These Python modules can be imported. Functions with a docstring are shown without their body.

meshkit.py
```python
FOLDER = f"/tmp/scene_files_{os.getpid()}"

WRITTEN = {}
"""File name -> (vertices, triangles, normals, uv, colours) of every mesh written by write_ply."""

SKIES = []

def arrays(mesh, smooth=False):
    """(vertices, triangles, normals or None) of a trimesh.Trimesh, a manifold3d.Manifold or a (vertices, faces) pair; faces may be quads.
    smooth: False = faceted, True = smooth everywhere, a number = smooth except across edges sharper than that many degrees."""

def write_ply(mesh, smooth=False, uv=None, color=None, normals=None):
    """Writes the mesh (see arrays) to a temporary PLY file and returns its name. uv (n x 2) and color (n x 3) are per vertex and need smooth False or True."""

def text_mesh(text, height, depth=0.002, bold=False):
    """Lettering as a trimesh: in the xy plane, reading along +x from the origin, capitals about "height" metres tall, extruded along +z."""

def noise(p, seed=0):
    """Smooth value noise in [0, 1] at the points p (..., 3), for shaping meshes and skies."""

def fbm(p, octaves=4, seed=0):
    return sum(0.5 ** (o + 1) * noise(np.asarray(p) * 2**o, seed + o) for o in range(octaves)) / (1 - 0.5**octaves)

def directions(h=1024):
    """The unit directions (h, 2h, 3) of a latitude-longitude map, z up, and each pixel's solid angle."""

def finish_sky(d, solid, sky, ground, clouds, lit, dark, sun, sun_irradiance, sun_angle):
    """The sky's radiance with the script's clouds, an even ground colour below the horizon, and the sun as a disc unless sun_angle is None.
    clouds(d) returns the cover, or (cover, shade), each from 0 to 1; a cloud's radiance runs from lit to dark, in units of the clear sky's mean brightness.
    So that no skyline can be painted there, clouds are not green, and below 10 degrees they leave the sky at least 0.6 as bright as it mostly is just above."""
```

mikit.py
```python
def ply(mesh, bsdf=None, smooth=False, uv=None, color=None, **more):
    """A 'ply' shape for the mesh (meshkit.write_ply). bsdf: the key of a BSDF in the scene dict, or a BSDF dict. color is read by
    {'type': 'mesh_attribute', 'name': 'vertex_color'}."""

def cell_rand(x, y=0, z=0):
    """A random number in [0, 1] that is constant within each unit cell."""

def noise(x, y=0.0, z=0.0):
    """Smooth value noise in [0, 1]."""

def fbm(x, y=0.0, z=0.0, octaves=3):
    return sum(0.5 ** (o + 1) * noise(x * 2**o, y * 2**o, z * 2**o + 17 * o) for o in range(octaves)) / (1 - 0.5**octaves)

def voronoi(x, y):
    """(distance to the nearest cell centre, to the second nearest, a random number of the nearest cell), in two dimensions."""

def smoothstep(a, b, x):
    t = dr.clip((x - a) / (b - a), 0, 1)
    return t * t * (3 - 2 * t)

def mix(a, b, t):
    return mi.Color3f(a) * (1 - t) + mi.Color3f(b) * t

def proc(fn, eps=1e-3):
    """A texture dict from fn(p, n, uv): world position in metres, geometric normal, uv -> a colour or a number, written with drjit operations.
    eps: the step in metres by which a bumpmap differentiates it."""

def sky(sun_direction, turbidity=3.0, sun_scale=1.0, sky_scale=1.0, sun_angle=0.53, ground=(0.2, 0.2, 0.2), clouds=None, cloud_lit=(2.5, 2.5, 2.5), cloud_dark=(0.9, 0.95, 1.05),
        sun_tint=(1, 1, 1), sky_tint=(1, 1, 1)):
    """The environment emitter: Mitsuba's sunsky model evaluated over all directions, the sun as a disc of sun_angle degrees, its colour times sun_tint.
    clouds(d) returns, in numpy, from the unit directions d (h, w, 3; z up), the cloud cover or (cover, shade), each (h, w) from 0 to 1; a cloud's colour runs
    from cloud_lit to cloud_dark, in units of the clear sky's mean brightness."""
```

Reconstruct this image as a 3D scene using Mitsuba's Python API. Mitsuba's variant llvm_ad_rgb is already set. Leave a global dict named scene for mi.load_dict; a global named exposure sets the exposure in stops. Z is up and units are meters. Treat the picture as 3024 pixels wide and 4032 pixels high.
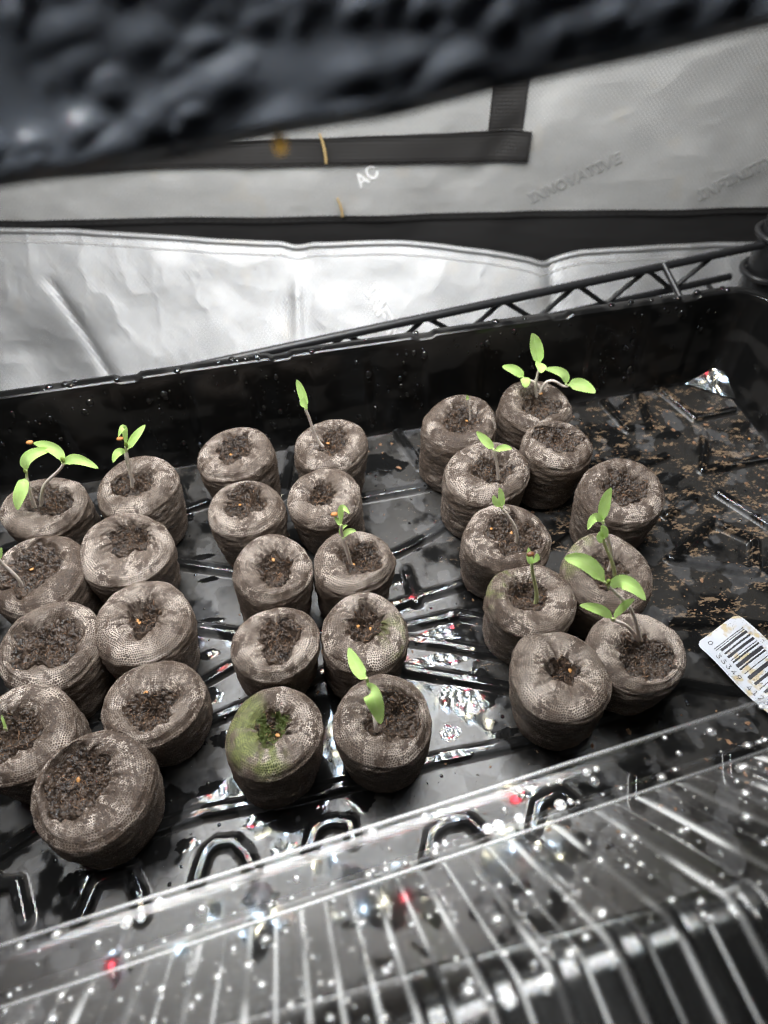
import math
import numpy as np
import trimesh
import drjit as dr
import mitsuba as mi
import mikit
import meshkit
from mikit import proc, noise, fbm, voronoi, cell_rand, smoothstep, mix
from scipy.spatial import cKDTree
from scipy.interpolate import PchipInterpolator, CubicSpline

# ---------------------------------------------------------------- camera, light, exposure
# world frame = tray frame: x along the tray, y towards its back wall, z up; lengths below are in millimetres, the scene is in metres
T = mi.ScalarTransform4f
scene, labels = {}, {}
exposure = 4.0
EYE = np.array([0.0, 0.0, 0.2757])
FW = np.array([0.13277, 0.62111, -0.77239])
UP = [0.17389, 0.75261, 0.63509]
scene['camera'] = {'type': 'thinlens', 'fov': 57.76, 'fov_axis': 'x', 'near_clip': 0.01, 'far_clip': 20.0,
                   'aperture_radius': 0.0013, 'focus_distance': 0.285,
                   'to_world': T().look_at(origin=EYE.tolist(), target=(EYE + FW).tolist(), up=UP)}
YAW = math.radians(12.066)


def tent(x, y, z):
    """Tent frame (its wall faces the camera squarely) to the tray frame."""
    c, s = math.cos(YAW), math.sin(YAW)
    x, y, z = np.broadcast_arrays(np.asarray(x, float), np.asarray(y, float), np.asarray(z, float))
    return np.stack([x * c + y * s, -x * s + y * c, z], -1)


RIGHT = np.array([math.cos(YAW), -math.sin(YAW)])
AHEAD = np.array([math.sin(YAW), math.cos(YAW)])


# ---------------------------------------------------------------- helpers
def numbered(key):
    if key not in scene and key not in labels:
        return key
    n = 1
    while f'{key}_{n:03d}' in scene or f'{key}_{n:03d}' in labels:
        n += 1
    return f'{key}_{n:03d}'


def tm(v, f):
    f = np.asarray(f)
    if f.shape[1] == 4:
        f = np.vstack([f[:, [0, 1, 2]], f[:, [0, 2, 3]]])
    return trimesh.Trimesh(np.asarray(v, float), f, process=False)


def obj(name, mesh, bsdf, parent=None, smooth=40, uv=None, **more):
    key = numbered((parent + '__' if parent else '') + name)
    m = trimesh.Trimesh(np.asarray(mesh.vertices) * 0.001, mesh.faces, process=False)
    scene[key] = mikit.ply(m, bsdf, smooth=smooth, uv=uv, **more)
    return key


def thing(name, label, cat, group=None):
    key = numbered(name)
    labels[key] = {'label': label, 'category': cat}
    if group:
        labels[key]['group'] = group
    return key


def tag(key, label, cat=None, group=None, kind=None):
    d = labels.setdefault(key, {})
    d['label'] = label
    if cat:
        d['category'] = cat
    if group:
        d['group'] = group
    if kind:
        d['kind'] = kind
    return key


def grid_faces(m, n, wrap=False):
    """Quads of an m x n vertex grid; wrap joins the last column to the first."""
    k = n if wrap else n - 1
    i, j = np.meshgrid(np.arange(m - 1), np.arange(k), indexing='ij')
    j2 = (j + 1) % n
    return np.stack([i * n + j, i * n + j2, (i + 1) * n + j2, (i + 1) * n + j], -1).reshape(-1, 4)


def tube(points, radii, sides=10, caps=True):
    p = np.asarray(points, float)
    r = np.broadcast_to(np.asarray(radii, float), (len(p),))
    t = np.gradient(p, axis=0)
    t /= np.linalg.norm(t, axis=1, keepdims=True) + 1e-12
    ref = np.array([0.31, 0.91, 0.27])
    a = np.cross(t, ref)
    a /= np.linalg.norm(a, axis=1, keepdims=True) + 1e-12
    b = np.cross(t, a)
    th = np.arange(sides) * 2 * np.pi / sides
    v = p[:, None] + r[:, None, None] * (np.cos(th)[None, :, None] * a[:, None] + np.sin(th)[None, :, None] * b[:, None])
    m = tm(v.reshape(-1, 3), grid_faces(len(p), sides, True))
    if caps:
        n = len(m.vertices)
        vv = np.vstack([m.vertices, p[:1], p[-1:]])
        i = np.arange(sides)
        f0 = np.stack([i * 0 + n, (i + 1) % sides, i], 1)
        f1 = np.stack([i * 0 + n + 1, i + (len(p) - 1) * sides, (i + 1) % sides + (len(p) - 1) * sides], 1)
        m = tm(vv, np.vstack([m.faces, f0, f1]))
    return m


def spline(points, n):
    p = np.asarray(points, float)
    d = np.r_[0, np.cumsum(np.linalg.norm(np.diff(p, axis=0), axis=1))]
    if len(p) < 3:
        return np.linspace(p[0], p[-1], n)
    return CubicSpline(d, p)(np.linspace(0, d[-1], n))


def join(ms):
    return trimesh.util.concatenate(ms)


def nz(p, seed=0):
    return meshkit.noise(np.asarray(p, float), seed)


def fb(p, octaves=3, seed=0):
    return meshkit.fbm(np.asarray(p, float), octaves, seed)


def P3(*a):
    return np.stack(np.broadcast_arrays(*[np.asarray(x, float) for x in a]), -1)


CAP = trimesh.creation.icosphere(2)
_keep = CAP.vertices[:, 2] > -0.35


def drop_mesh(c, nrm, r, squash=0.6, base=CAP, stretch=(0, 0, 0)):
    """A water drop: a flattened ball of radius r sitting on the surface at c with normal nrm."""
    nrm = np.asarray(nrm, float) / np.linalg.norm(nrm)
    a = np.cross(nrm, [0.2, 0.1, 1.0] if abs(nrm[2]) < 0.9 else [1.0, 0, 0])
    a /= np.linalg.norm(a)
    b = np.cross(nrm, a)
    v = base.vertices * [r, r, r * squash]
    v[:, 2] = np.maximum(v[:, 2], -0.12 * r)
    return tm(np.asarray(c) + v[:, :1] * a + v[:, 1:2] * b + v[:, 2:3] * nrm, base.faces)


# ---------------------------------------------------------------- materials
def mat(name, d):
    scene[name] = d
    return name


def rgb(*c):
    return {'type': 'rgb', 'value': list(c)}


def two(d):
    return {'type': 'twosided', 'bsdf': d}


def bump(d, fn, scale=1.0, eps=2e-4):
    return {'type': 'bumpmap', 'arbitrary': proc(fn, eps), 'scale': scale, 'bsdf': d}


# black tray plastic: mirror-wet, hazy and dried-on patches, brown peat silt towards the right end
def tray_pool(p):
    a = fbm(p.x * 60 + 3, p.y * 60, p.z * 60, 3)
    b = fbm(p.x * 160, p.y * 160 + 9, p.z * 160, 3)
    return a * 0.65 + b * 0.35


def tray_rough(p, n, uv):
    w = smoothstep(0.36, 0.50, tray_pool(p))
    w = w + (1 - w) * smoothstep(0.08, 0.15, p.x) * 0.6
    w = w * (1 - smoothstep(0.0008, 0.0014, p.z))
    return 0.06 + 0.25 * w + 0.05 * w * fbm(p.x * 400, p.y * 400, p.z * 400, 2)


def tray_color(p, n, uv):
    w = tray_pool(p)
    c = mix((0.008, 0.008, 0.008), (0.028, 0.026, 0.024), smoothstep(0.36, 0.54, w) * (1 - smoothstep(0.0008, 0.0014, p.z)))
    c = c * (1 - 0.40 * smoothstep(0.07, 0.13, p.x))
    # brown silt, thick at the right end
    d = 0.5 * fbm(p.x * 160 + p.y * 60, p.y * 330, 5, 3) + 0.5 * fbm(p.x * 800 + p.y * 300, p.y * 1500, 2, 3)
    k = smoothstep(0.02, 0.15, p.x) * 0.17 + 0.05 * (fbm(p.x * 30, p.y * 30, 8, 2) - 0.5)
    k = k * smoothstep(0.085, 0.14, p.y)
    silt = smoothstep(0.745 - k, 0.85 - k, d) * smoothstep(0.3, 0.8, dr.abs(n.z)) * smoothstep(-0.02, 0.09, p.x)
    c = mix(c, (0.17, 0.118, 0.076), silt * 0.85)
    # chalky water marks
    e = fbm(p.x * 90 + 40, p.y * 90, p.z * 90, 3)
    f = fbm(p.x * 500, p.y * 500, p.z * 500 + 3, 2)
    mark = smoothstep(0.60, 0.66, e) * (0.5 + 0.5 * f)
    c = mix(c, (0.16, 0.16, 0.165), mark * 0.30)
    return c


def tray_bump(p, n, uv):
    w = smoothstep(0.47, 0.53, tray_pool(p))
    return 0.00008 * fbm(p.x * 45, p.y * 45, p.z * 45, 2) + 0.000022 * noise(p.x * 190, p.y * 190, p.z * 190) + 0.000016 * w * fbm(p.x * 900, p.y * 900, p.z * 900, 2)


mat('tray_plastic', two(bump({'type': 'principled', 'base_color': proc(tray_color), 'roughness': proc(tray_rough), 'specular': 0.5}, tray_bump, 1.0, 3e-4)))


def wall_color(p, n, uv):
    e = fbm(p.x * 45 + 7, p.y * 45, p.z * 60, 3)
    return mix((0.005, 0.005, 0.005), (0.014, 0.0135, 0.013), smoothstep(0.50, 0.60, e))


def wall_rough(p, n, uv):
    return 0.16 + 0.12 * smoothstep(0.48, 0.60, fbm(p.x * 45 + 7, p.y * 45, p.z * 60, 3))


mat('tray_wall_plastic', two({'type': 'principled', 'base_color': proc(wall_color), 'roughness': proc(wall_rough), 'specular': 0.4}))
mat('wet_black', two({'type': 'principled', 'base_color': rgb(0.006, 0.006, 0.006), 'roughness': 0.05, 'specular': 0.75}))


# peat pellet netting: u, v are millimetres along the cloth; v > 0 on the top, v < 0 down the side; every pellet has its own thousand of u
def net_parts(uv):
    u, v = uv.x, uv.y
    wu = u + 1.3 * (noise(u * 0.35, v * 0.35, 2) - 0.5)
    wv = v + 1.3 * (noise(u * 0.35, v * 0.35, 8) - 0.5)
    row = wv / 0.90
    ri = dr.floor(row)
    fx = wu / 1.06 + 0.5 * (ri - 2 * dr.floor(ri / 2))
    fx = fx - dr.floor(fx) - 0.5
    fy = row - ri - 0.5
    d = dr.sqrt(fx * fx + fy * fy * 0.9)
    hole = 1 - smoothstep(0.32, 0.46, d)
    smear = fbm(u * 0.16, v * 0.16, 3, 3)
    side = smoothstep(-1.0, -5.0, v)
    return hole, smear, side


def net_color(p, n, uv):
    hole, smear, side = net_parts(uv)
    u, v = uv.x, uv.y
    who = dr.floor(u / 1000.0)
    lu = u - who * 1000.0
    tone = fbm(u * 0.09, v * 0.12, 5, 2) + 0.10 * (cell_rand(who, 3, 1) - 0.5)
    fibre = mix((0.195, 0.158, 0.131), (0.49, 0.420, 0.366), smoothstep(0.30, 0.68, tone))
    peat = mix((0.026, 0.018, 0.013), (0.060, 0.041, 0.030), noise(u * 1.7, v * 1.7, 4))
    wrinkle = fbm(u * 0.30, v * 1.6, 6, 3)
    heavy = dr.select((who == 8) | (who == 2), 0.10, dr.select((who >= 19) & (who <= 24), 0.06, 0.0)) + 0.05 * cell_rand(who, 7, 1)
    gr = fbm(u * 0.9 + 20, v * 0.9, 4, 3)
    sm = 0.62 * smear + 0.38 * gr
    dirt_and_side = smoothstep(0.46 - heavy, 0.66 - heavy, sm) * 0.85
    dirt_and_side = dr.maximum(dirt_and_side, smoothstep(2.0, 8.5, v) * smoothstep(0.40, 0.62, 0.5 * fbm(u * 0.35, v * 0.35, 12, 3) + 0.5 * gr) * 0.95)
    dirt_and_side = dr.maximum(dirt_and_side, side * (0.60 + 0.35 * smoothstep(0.4, 0.6, wrinkle)))  # netting turns darker and browner down the side
    grit = 0.55 + 0.9 * noise(u * 2.3, v * 2.3, 9)
    fibre = mix(fibre, mi.Color3f(0.108, 0.080, 0.062) * grit, dirt_and_side)
    c = mix(fibre, peat, hole * (0.96 - 0.25 * side))
    crust = smoothstep(0.56 - heavy, 0.66 - heavy, 0.6 * fbm(u * 0.22 + 50, v * 0.22, 3, 4) + 0.4 * gr) * (1 - 0.5 * side)
    c = mix(c, mi.Color3f(0.050, 0.034, 0.025) * grit, crust * 0.9)
    c = c * (0.80 + 0.4 * noise(u * 1.9 + 7, v * 1.9, 3))
    # algae on four of the pellets
    g = fbm(u * 0.22, v * 0.22, 9, 3)
    a17 = dr.select(who == 17, smoothstep(44, 56, lu) * smoothstep(108, 98, lu) * smoothstep(-6, 1, v) * smoothstep(0.33, 0.60, g + 0.16 * smoothstep(60, 85, lu)), 0)
    a25 = dr.select(who == 25, smoothstep(80, 88, lu) * smoothstep(112, 104, lu) * smoothstep(-9, -2, v) * smoothstep(6, 3, v) * smoothstep(0.35, 0.6, g), 0)
    a26 = dr.select(who == 26, smoothstep(84, 92, lu) * smoothstep(118, 110, lu) * smoothstep(-9, -2, v) * smoothstep(6, 3, v) * smoothstep(0.35, 0.6, g), 0)
    a16 = dr.select(who == 16, smoothstep(18, 26, lu) * smoothstep(46, 38, lu) * smoothstep(-5, 0, v) * smoothstep(0.36, 0.6, g) * 0.6, 0)
    al = dr.maximum(dr.maximum(a17, a25 * 0.8), dr.maximum(a26 * 0.7, a16))
    green = mix((0.17, 0.185, 0.060), (0.035, 0.045, 0.012), hole) * (0.6 + 0.9 * noise(u * 0.8, v * 0.8, 2))
    return mix(c, green, al * 0.9)


def net_bump(p, n, uv):
    hole, smear, side = net_parts(uv)
    u, v = uv.x, uv.y
    return (1 - hole) * (0.00012 - 0.00006 * side) + 0.00016 * side * fbm(u * 0.5, v * 2.2, 6, 3)


mat('netting', two(bump({'type': 'principled', 'base_color': proc(net_color), 'roughness': 0.62, 'specular': 0.35}, net_bump, 1.0, 1.2e-4)))


def soil_color(p, n, uv):
    q = p * 1000
    a = fbm(q.x * 0.55, q.y * 0.55, q.z * 0.55, 3)
    b = noise(q.x * 1.6, q.y * 1.6, q.z * 1.6)
    c = mix((0.011, 0.007, 0.005), (0.062, 0.040, 0.027), smoothstep(0.3, 0.72, a * 0.6 + b * 0.4))
    fl = noise(q.x * 0.9 + 31, q.y * 2.2, q.z * 1.5)
    return mix(c, (0.26, 0.14, 0.075), smoothstep(0.86, 0.95, fl) * 0.7)


def soil_bump(p, n, uv):
    q = p * 1000
    return 0.00045 * fbm(q.x * 1.3, q.y * 1.3, q.z * 1.3, 3)


mat('peat', two(bump({'type': 'principled', 'base_color': proc(soil_color), 'roughness': 0.5, 'specular': 0.5}, soil_bump, 1.0, 1.5e-4)))


def mossy_color(p, n, uv):
    q = p * 1000
    g = fbm(q.x * 0.3, q.y * 0.3, q.z * 0.3 + 5, 3)
    return mix(soil_color(p, n, uv), (0.05, 0.07, 0.014), smoothstep(0.40, 0.6, g) * 0.85)


mat('mossy_peat', two(bump({'type': 'principled', 'base_color': proc(mossy_color), 'roughness': 0.6, 'specular': 0.4}, soil_bump, 1.0, 1.5e-4)))


def leaf_color(p, n, uv):
    vein = dr.exp(-dr.square((uv.x - 0.5) / 0.035)) * 0.6
    side = dr.abs(uv.x - 0.5)
    q = uv.y * 9 - side * 5
    vein = dr.maximum(vein, dr.exp(-dr.square((q - dr.floor(q) - 0.5) / 0.10)) * 0.35 * smoothstep(0.46, 0.3, side))
    a = fbm(p.x * 400, p.y * 400, p.z * 400, 2)
    c = mix((0.50, 0.80, 0.20), (0.66, 0.90, 0.34), a)
    return mix(c, (0.66, 0.88, 0.36), vein)


mat('leaf_green', {'type': 'principledthin', 'base_color': proc(leaf_color), 'roughness': 0.33, 'spec_trans': 0.0, 'diff_trans': 0.85, 'eta': 1.4})
mat('bud_green', two({'type': 'principled', 'base_color': rgb(0.17, 0.24, 0.04), 'roughness': 0.5}))


def stem_color(p, n, uv):
    return mix((0.56, 0.47, 0.44), (0.72, 0.66, 0.56), fbm(p.x * 700, p.y * 700, p.z * 300, 2))


mat('stem_skin', two({'type': 'principled', 'base_color': proc(stem_color), 'roughness': 0.55, 'sheen': 0.8, 'specular': 0.4}))
mat('green_stem_skin', two({'type': 'principled', 'base_color': rgb(0.48, 0.55, 0.25), 'roughness': 0.55, 'sheen': 0.8, 'specular': 0.4}))
mat('seed_skin', two({'type': 'principled', 'base_color': rgb(0.36, 0.17, 0.05), 'roughness': 0.5}))
mat('seed_coat_skin', two({'type': 'principled', 'base_color': rgb(0.42, 0.17, 0.05), 'roughness': 0.55}))
mat('dark_seed_coat_skin', two({'type': 'principled', 'base_color': rgb(0.13, 0.05, 0.02), 'roughness': 0.4}))
mat('crumb_skin', two({'type': 'principled', 'base_color': rgb(0.20, 0.11, 0.06), 'roughness': 0.8}))
# clear sheet plastic: mostly see-through with a glossy skin; bright lines along the rib bends are painted light, the rest faintly misted
mat('clear_plastic', {'type': 'mask', 'opacity': 0.055, 'bsdf': two({'type': 'roughconductor', 'material': 'none', 'distribution': 'ggx', 'alpha': 0.02})})
mat('sheet_rim', {'type': 'mask', 'opacity': 0.20, 'bsdf': two({'type': 'roughconductor', 'material': 'none', 'distribution': 'ggx', 'alpha': 0.12})})
mat('sheet_gloss', {'type': 'roughconductor', 'material': 'none', 'distribution': 'ggx', 'alpha': 0.05})
mat('sheet_glint_mist', {'type': 'diffuse', 'reflectance': rgb(0.8, 0.8, 0.8)})  # pale diffuse part: painted glints on the rib bends, plus the mist
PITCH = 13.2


def rib_glint(uv):
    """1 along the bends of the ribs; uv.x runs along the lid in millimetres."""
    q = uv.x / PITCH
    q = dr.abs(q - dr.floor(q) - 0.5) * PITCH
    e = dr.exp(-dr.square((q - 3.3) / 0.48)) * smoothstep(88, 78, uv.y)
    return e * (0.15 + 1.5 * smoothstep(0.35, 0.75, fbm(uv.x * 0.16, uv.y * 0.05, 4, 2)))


def mist(uv):
    return smoothstep(0.48, 0.7, fbm(uv.x * 0.035, uv.y * 0.05, 7, 3)) * (0.4 + 0.6 * noise(uv.x * 1.4, uv.y * 1.4, 2))


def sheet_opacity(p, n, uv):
    return dr.clip(0.075 + 0.50 * rib_glint(uv) + 0.03 * mist(uv), 0, 0.7)


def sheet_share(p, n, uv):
    e = 0.50 * rib_glint(uv) * 0.75 + 0.03 * mist(uv) + 0.003
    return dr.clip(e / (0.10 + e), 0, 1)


mat('clear_wall_plastic', {'type': 'mask', 'opacity': proc(sheet_opacity), 'bsdf': two({'type': 'blendbsdf', 'weight': proc(sheet_share), 'a': {'type': 'ref', 'id': 'sheet_gloss'}, 'b': {'type': 'ref', 'id': 'sheet_glint_mist'}})})
mat('water', {'type': 'mask', 'opacity': 0.34, 'bsdf': two({'type': 'roughconductor', 'material': 'none', 'distribution': 'ggx', 'alpha': 0.10})})


# tent fabric: aluminised cloth with a woven relief; uv in millimetres
def weave(p, n, uv):
    a = dr.sin(uv.x * 1.9) * dr.sin(uv.y * 1.9)
    r = 1 - 2 * dr.abs(fbm(uv.x * 0.030, uv.y * 0.045, 4, 2) - 0.5)
    r2 = 1 - 2 * dr.abs(fbm(uv.x * 0.085 + uv.y * 0.05, uv.y * 0.09, 9, 2) - 0.5)
    return 0.00017 * a + 0.0005 * r * r + 0.00012 * r2 * r2


def silver_color(p, n, uv):
    a = fbm(uv.x * 0.03, uv.y * 0.05, 1, 3)
    c = mix((0.41, 0.412, 0.413), (0.57, 0.572, 0.573), a)
    thread = dr.sin(uv.x * 1.9) * dr.sin(uv.y * 1.9)
    c = c * (0.80 + 0.22 * thread)
    st = smoothstep(0.70, 0.80, fbm(uv.x * 0.05 + 9, uv.y * 0.05, 2, 3))
    return mix(c, (0.45, 0.40, 0.32), st * 0.18)


mat('silver_cloth', two(bump({'type': 'principled', 'base_color': proc(silver_color), 'roughness': 0.45, 'metallic': 0.70, 'specular': 0.5}, weave, 1.0, 2e-4)))
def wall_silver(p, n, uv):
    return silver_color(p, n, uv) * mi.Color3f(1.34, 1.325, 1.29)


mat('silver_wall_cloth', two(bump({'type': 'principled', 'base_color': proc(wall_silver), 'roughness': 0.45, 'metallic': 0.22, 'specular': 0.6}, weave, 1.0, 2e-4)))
mat('white_print', two({'type': 'principled', 'base_color': rgb(0.88, 0.88, 0.87), 'roughness': 0.6}))
mat('pale_print', two({'type': 'principled', 'base_color': rgb(0.66, 0.66, 0.66), 'roughness': 0.6}))
mat('grey_print', two({'type': 'principled', 'base_color': rgb(0.36, 0.36, 0.35), 'roughness': 0.6}))


def web_bump(p, n, uv):
    return 0.00050 * dr.abs(dr.sin(uv.x * 1.25 + 0.8 * dr.floor(uv.y / 2.6))) * (0.6 + 0.4 * dr.sin(uv.y * 2.4))


mat('webbing', two(bump({'type': 'principled', 'base_color': rgb(0.034, 0.032, 0.031), 'roughness': 0.5, 'specular': 0.6}, web_bump, 1.0, 3e-4)))
def black_weave(p, n, uv):
    return 0.0001 * dr.sin(uv.x * 2.3) * dr.sin(uv.y * 2.3) + 0.0012 * fbm(uv.x * 0.02, uv.y * 0.08, 4, 2)


mat('black_cloth', two(bump({'type': 'principled', 'base_color': rgb(0.024, 0.023, 0.023), 'roughness': 0.6}, black_weave, 1.0, 2e-4)))
mat('black_enamel', two({'type': 'principled', 'base_color': rgb(0.012, 0.012, 0.013), 'roughness': 0.38, 'specular': 0.5}))
mat('dark_sheet', two({'type': 'principled', 'base_color': rgb(0.110, 0.125, 0.150), 'roughness': 0.2, 'specular': 1.0, 'clearcoat': 0.7, 'clearcoat_gloss': 0.85}))


def paper_color(p, n, uv):
    a = fbm(uv.x * 0.25, uv.y * 0.25, 1, 3)
    s = smoothstep(0.52, 0.72, a)
    c = mix((0.47, 0.49, 0.53), (0.40, 0.31, 0.15), s * 0.8)
    sp = smoothstep(0.80, 0.9, noise(uv.x * 2.3, uv.y * 2.3, 5)) * smoothstep(0.4, 0.6, fbm(uv.x * 0.2 + 4, uv.y * 0.2, 3, 2))
    return mix(c, (0.10, 0.07, 0.05), sp * 0.7)


mat('tan_skin', two({'type': 'principled', 'base_color': rgb(0.50, 0.36, 0.16), 'roughness': 0.6}))
mat('tan_leaf', {'type': 'principledthin', 'base_color': rgb(0.80, 0.62, 0.30), 'roughness': 0.5, 'spec_trans': 0.0, 'diff_trans': 1.4, 'eta': 1.4})
mat('paper', two({'type': 'principled', 'base_color': proc(paper_color), 'roughness': 0.45, 'specular': 0.4}))
mat('ink', two({'type': 'principled', 'base_color': rgb(0.03, 0.03, 0.035), 'roughness': 0.5}))
mat('lamp_board', {'type': 'diffuse', 'reflectance': rgb(0.75, 0.75, 0.75)})
mat('lamp_metal', two({'type': 'principled', 'base_color': rgb(0.05, 0.05, 0.05), 'roughness': 0.5}))

# ---------------------------------------------------------------- the grow light above the tray (the only lamp)
LX0, LX1, LY0, LY1, LZ = -225, 205, 120, 440, 430
LAMP = 24.0
lamp = thing('grow_light', 'flat board grow light of white and red diodes hanging above the black tray', 'lamp')
bx = trimesh.creation.box((LX1 - LX0 + 20, LY1 - LY0 + 20, 6))
bx.apply_translation(((LX0 + LX1) / 2, (LY0 + LY1) / 2, LZ + 4))
obj('board', bx, 'lamp_board', lamp, smooth=False)
sink = []
for k in range(12):
    b = trimesh.creation.box((LX1 - LX0, 2, 18))
    b.apply_translation(((LX0 + LX1) / 2, LY0 + 10 + k * (LY1 - LY0 - 20) / 11, LZ + 16.2))
    sink.append(b)
obj('heatsink', join(sink), 'lamp_metal', lamp, smooth=False)
rng = np.random.default_rng(4)
kinds = {'cool_diode': [], 'warm_diode': [], 'red_diode': []}
for i, x in enumerate(np.arange(LX0 + 10, LX1 - 4, 20.0)):
    for j, y in enumerate(np.arange(LY0 + 8, LY1 - 4, 15.0)):
        k = 'red_diode' if (i * 3 + j * 2) % 13 == 0 else ('cool_diode' if (i + j) % 2 else 'warm_diode')
        h = 1.8
        kinds[k].append(tm([[x - h, y - h, LZ], [x - h, y + h, LZ], [x + h, y + h, LZ], [x + h, y - h, LZ]], [[0, 1, 2, 3]]))
for k, c in (('cool_diode', (0.78, 1.0, 1.26)), ('warm_diode', (1.02, 0.95, 0.68)), ('red_diode', (0.85, 0.05, 0.08))):
    key = obj(k, join(kinds[k]), 'lamp_metal', lamp, smooth=False, emitter={'type': 'area', 'radiance': rgb(*[LAMP * x for x in c])})
    labels[key] = {'kind': 'stuff'}

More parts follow.
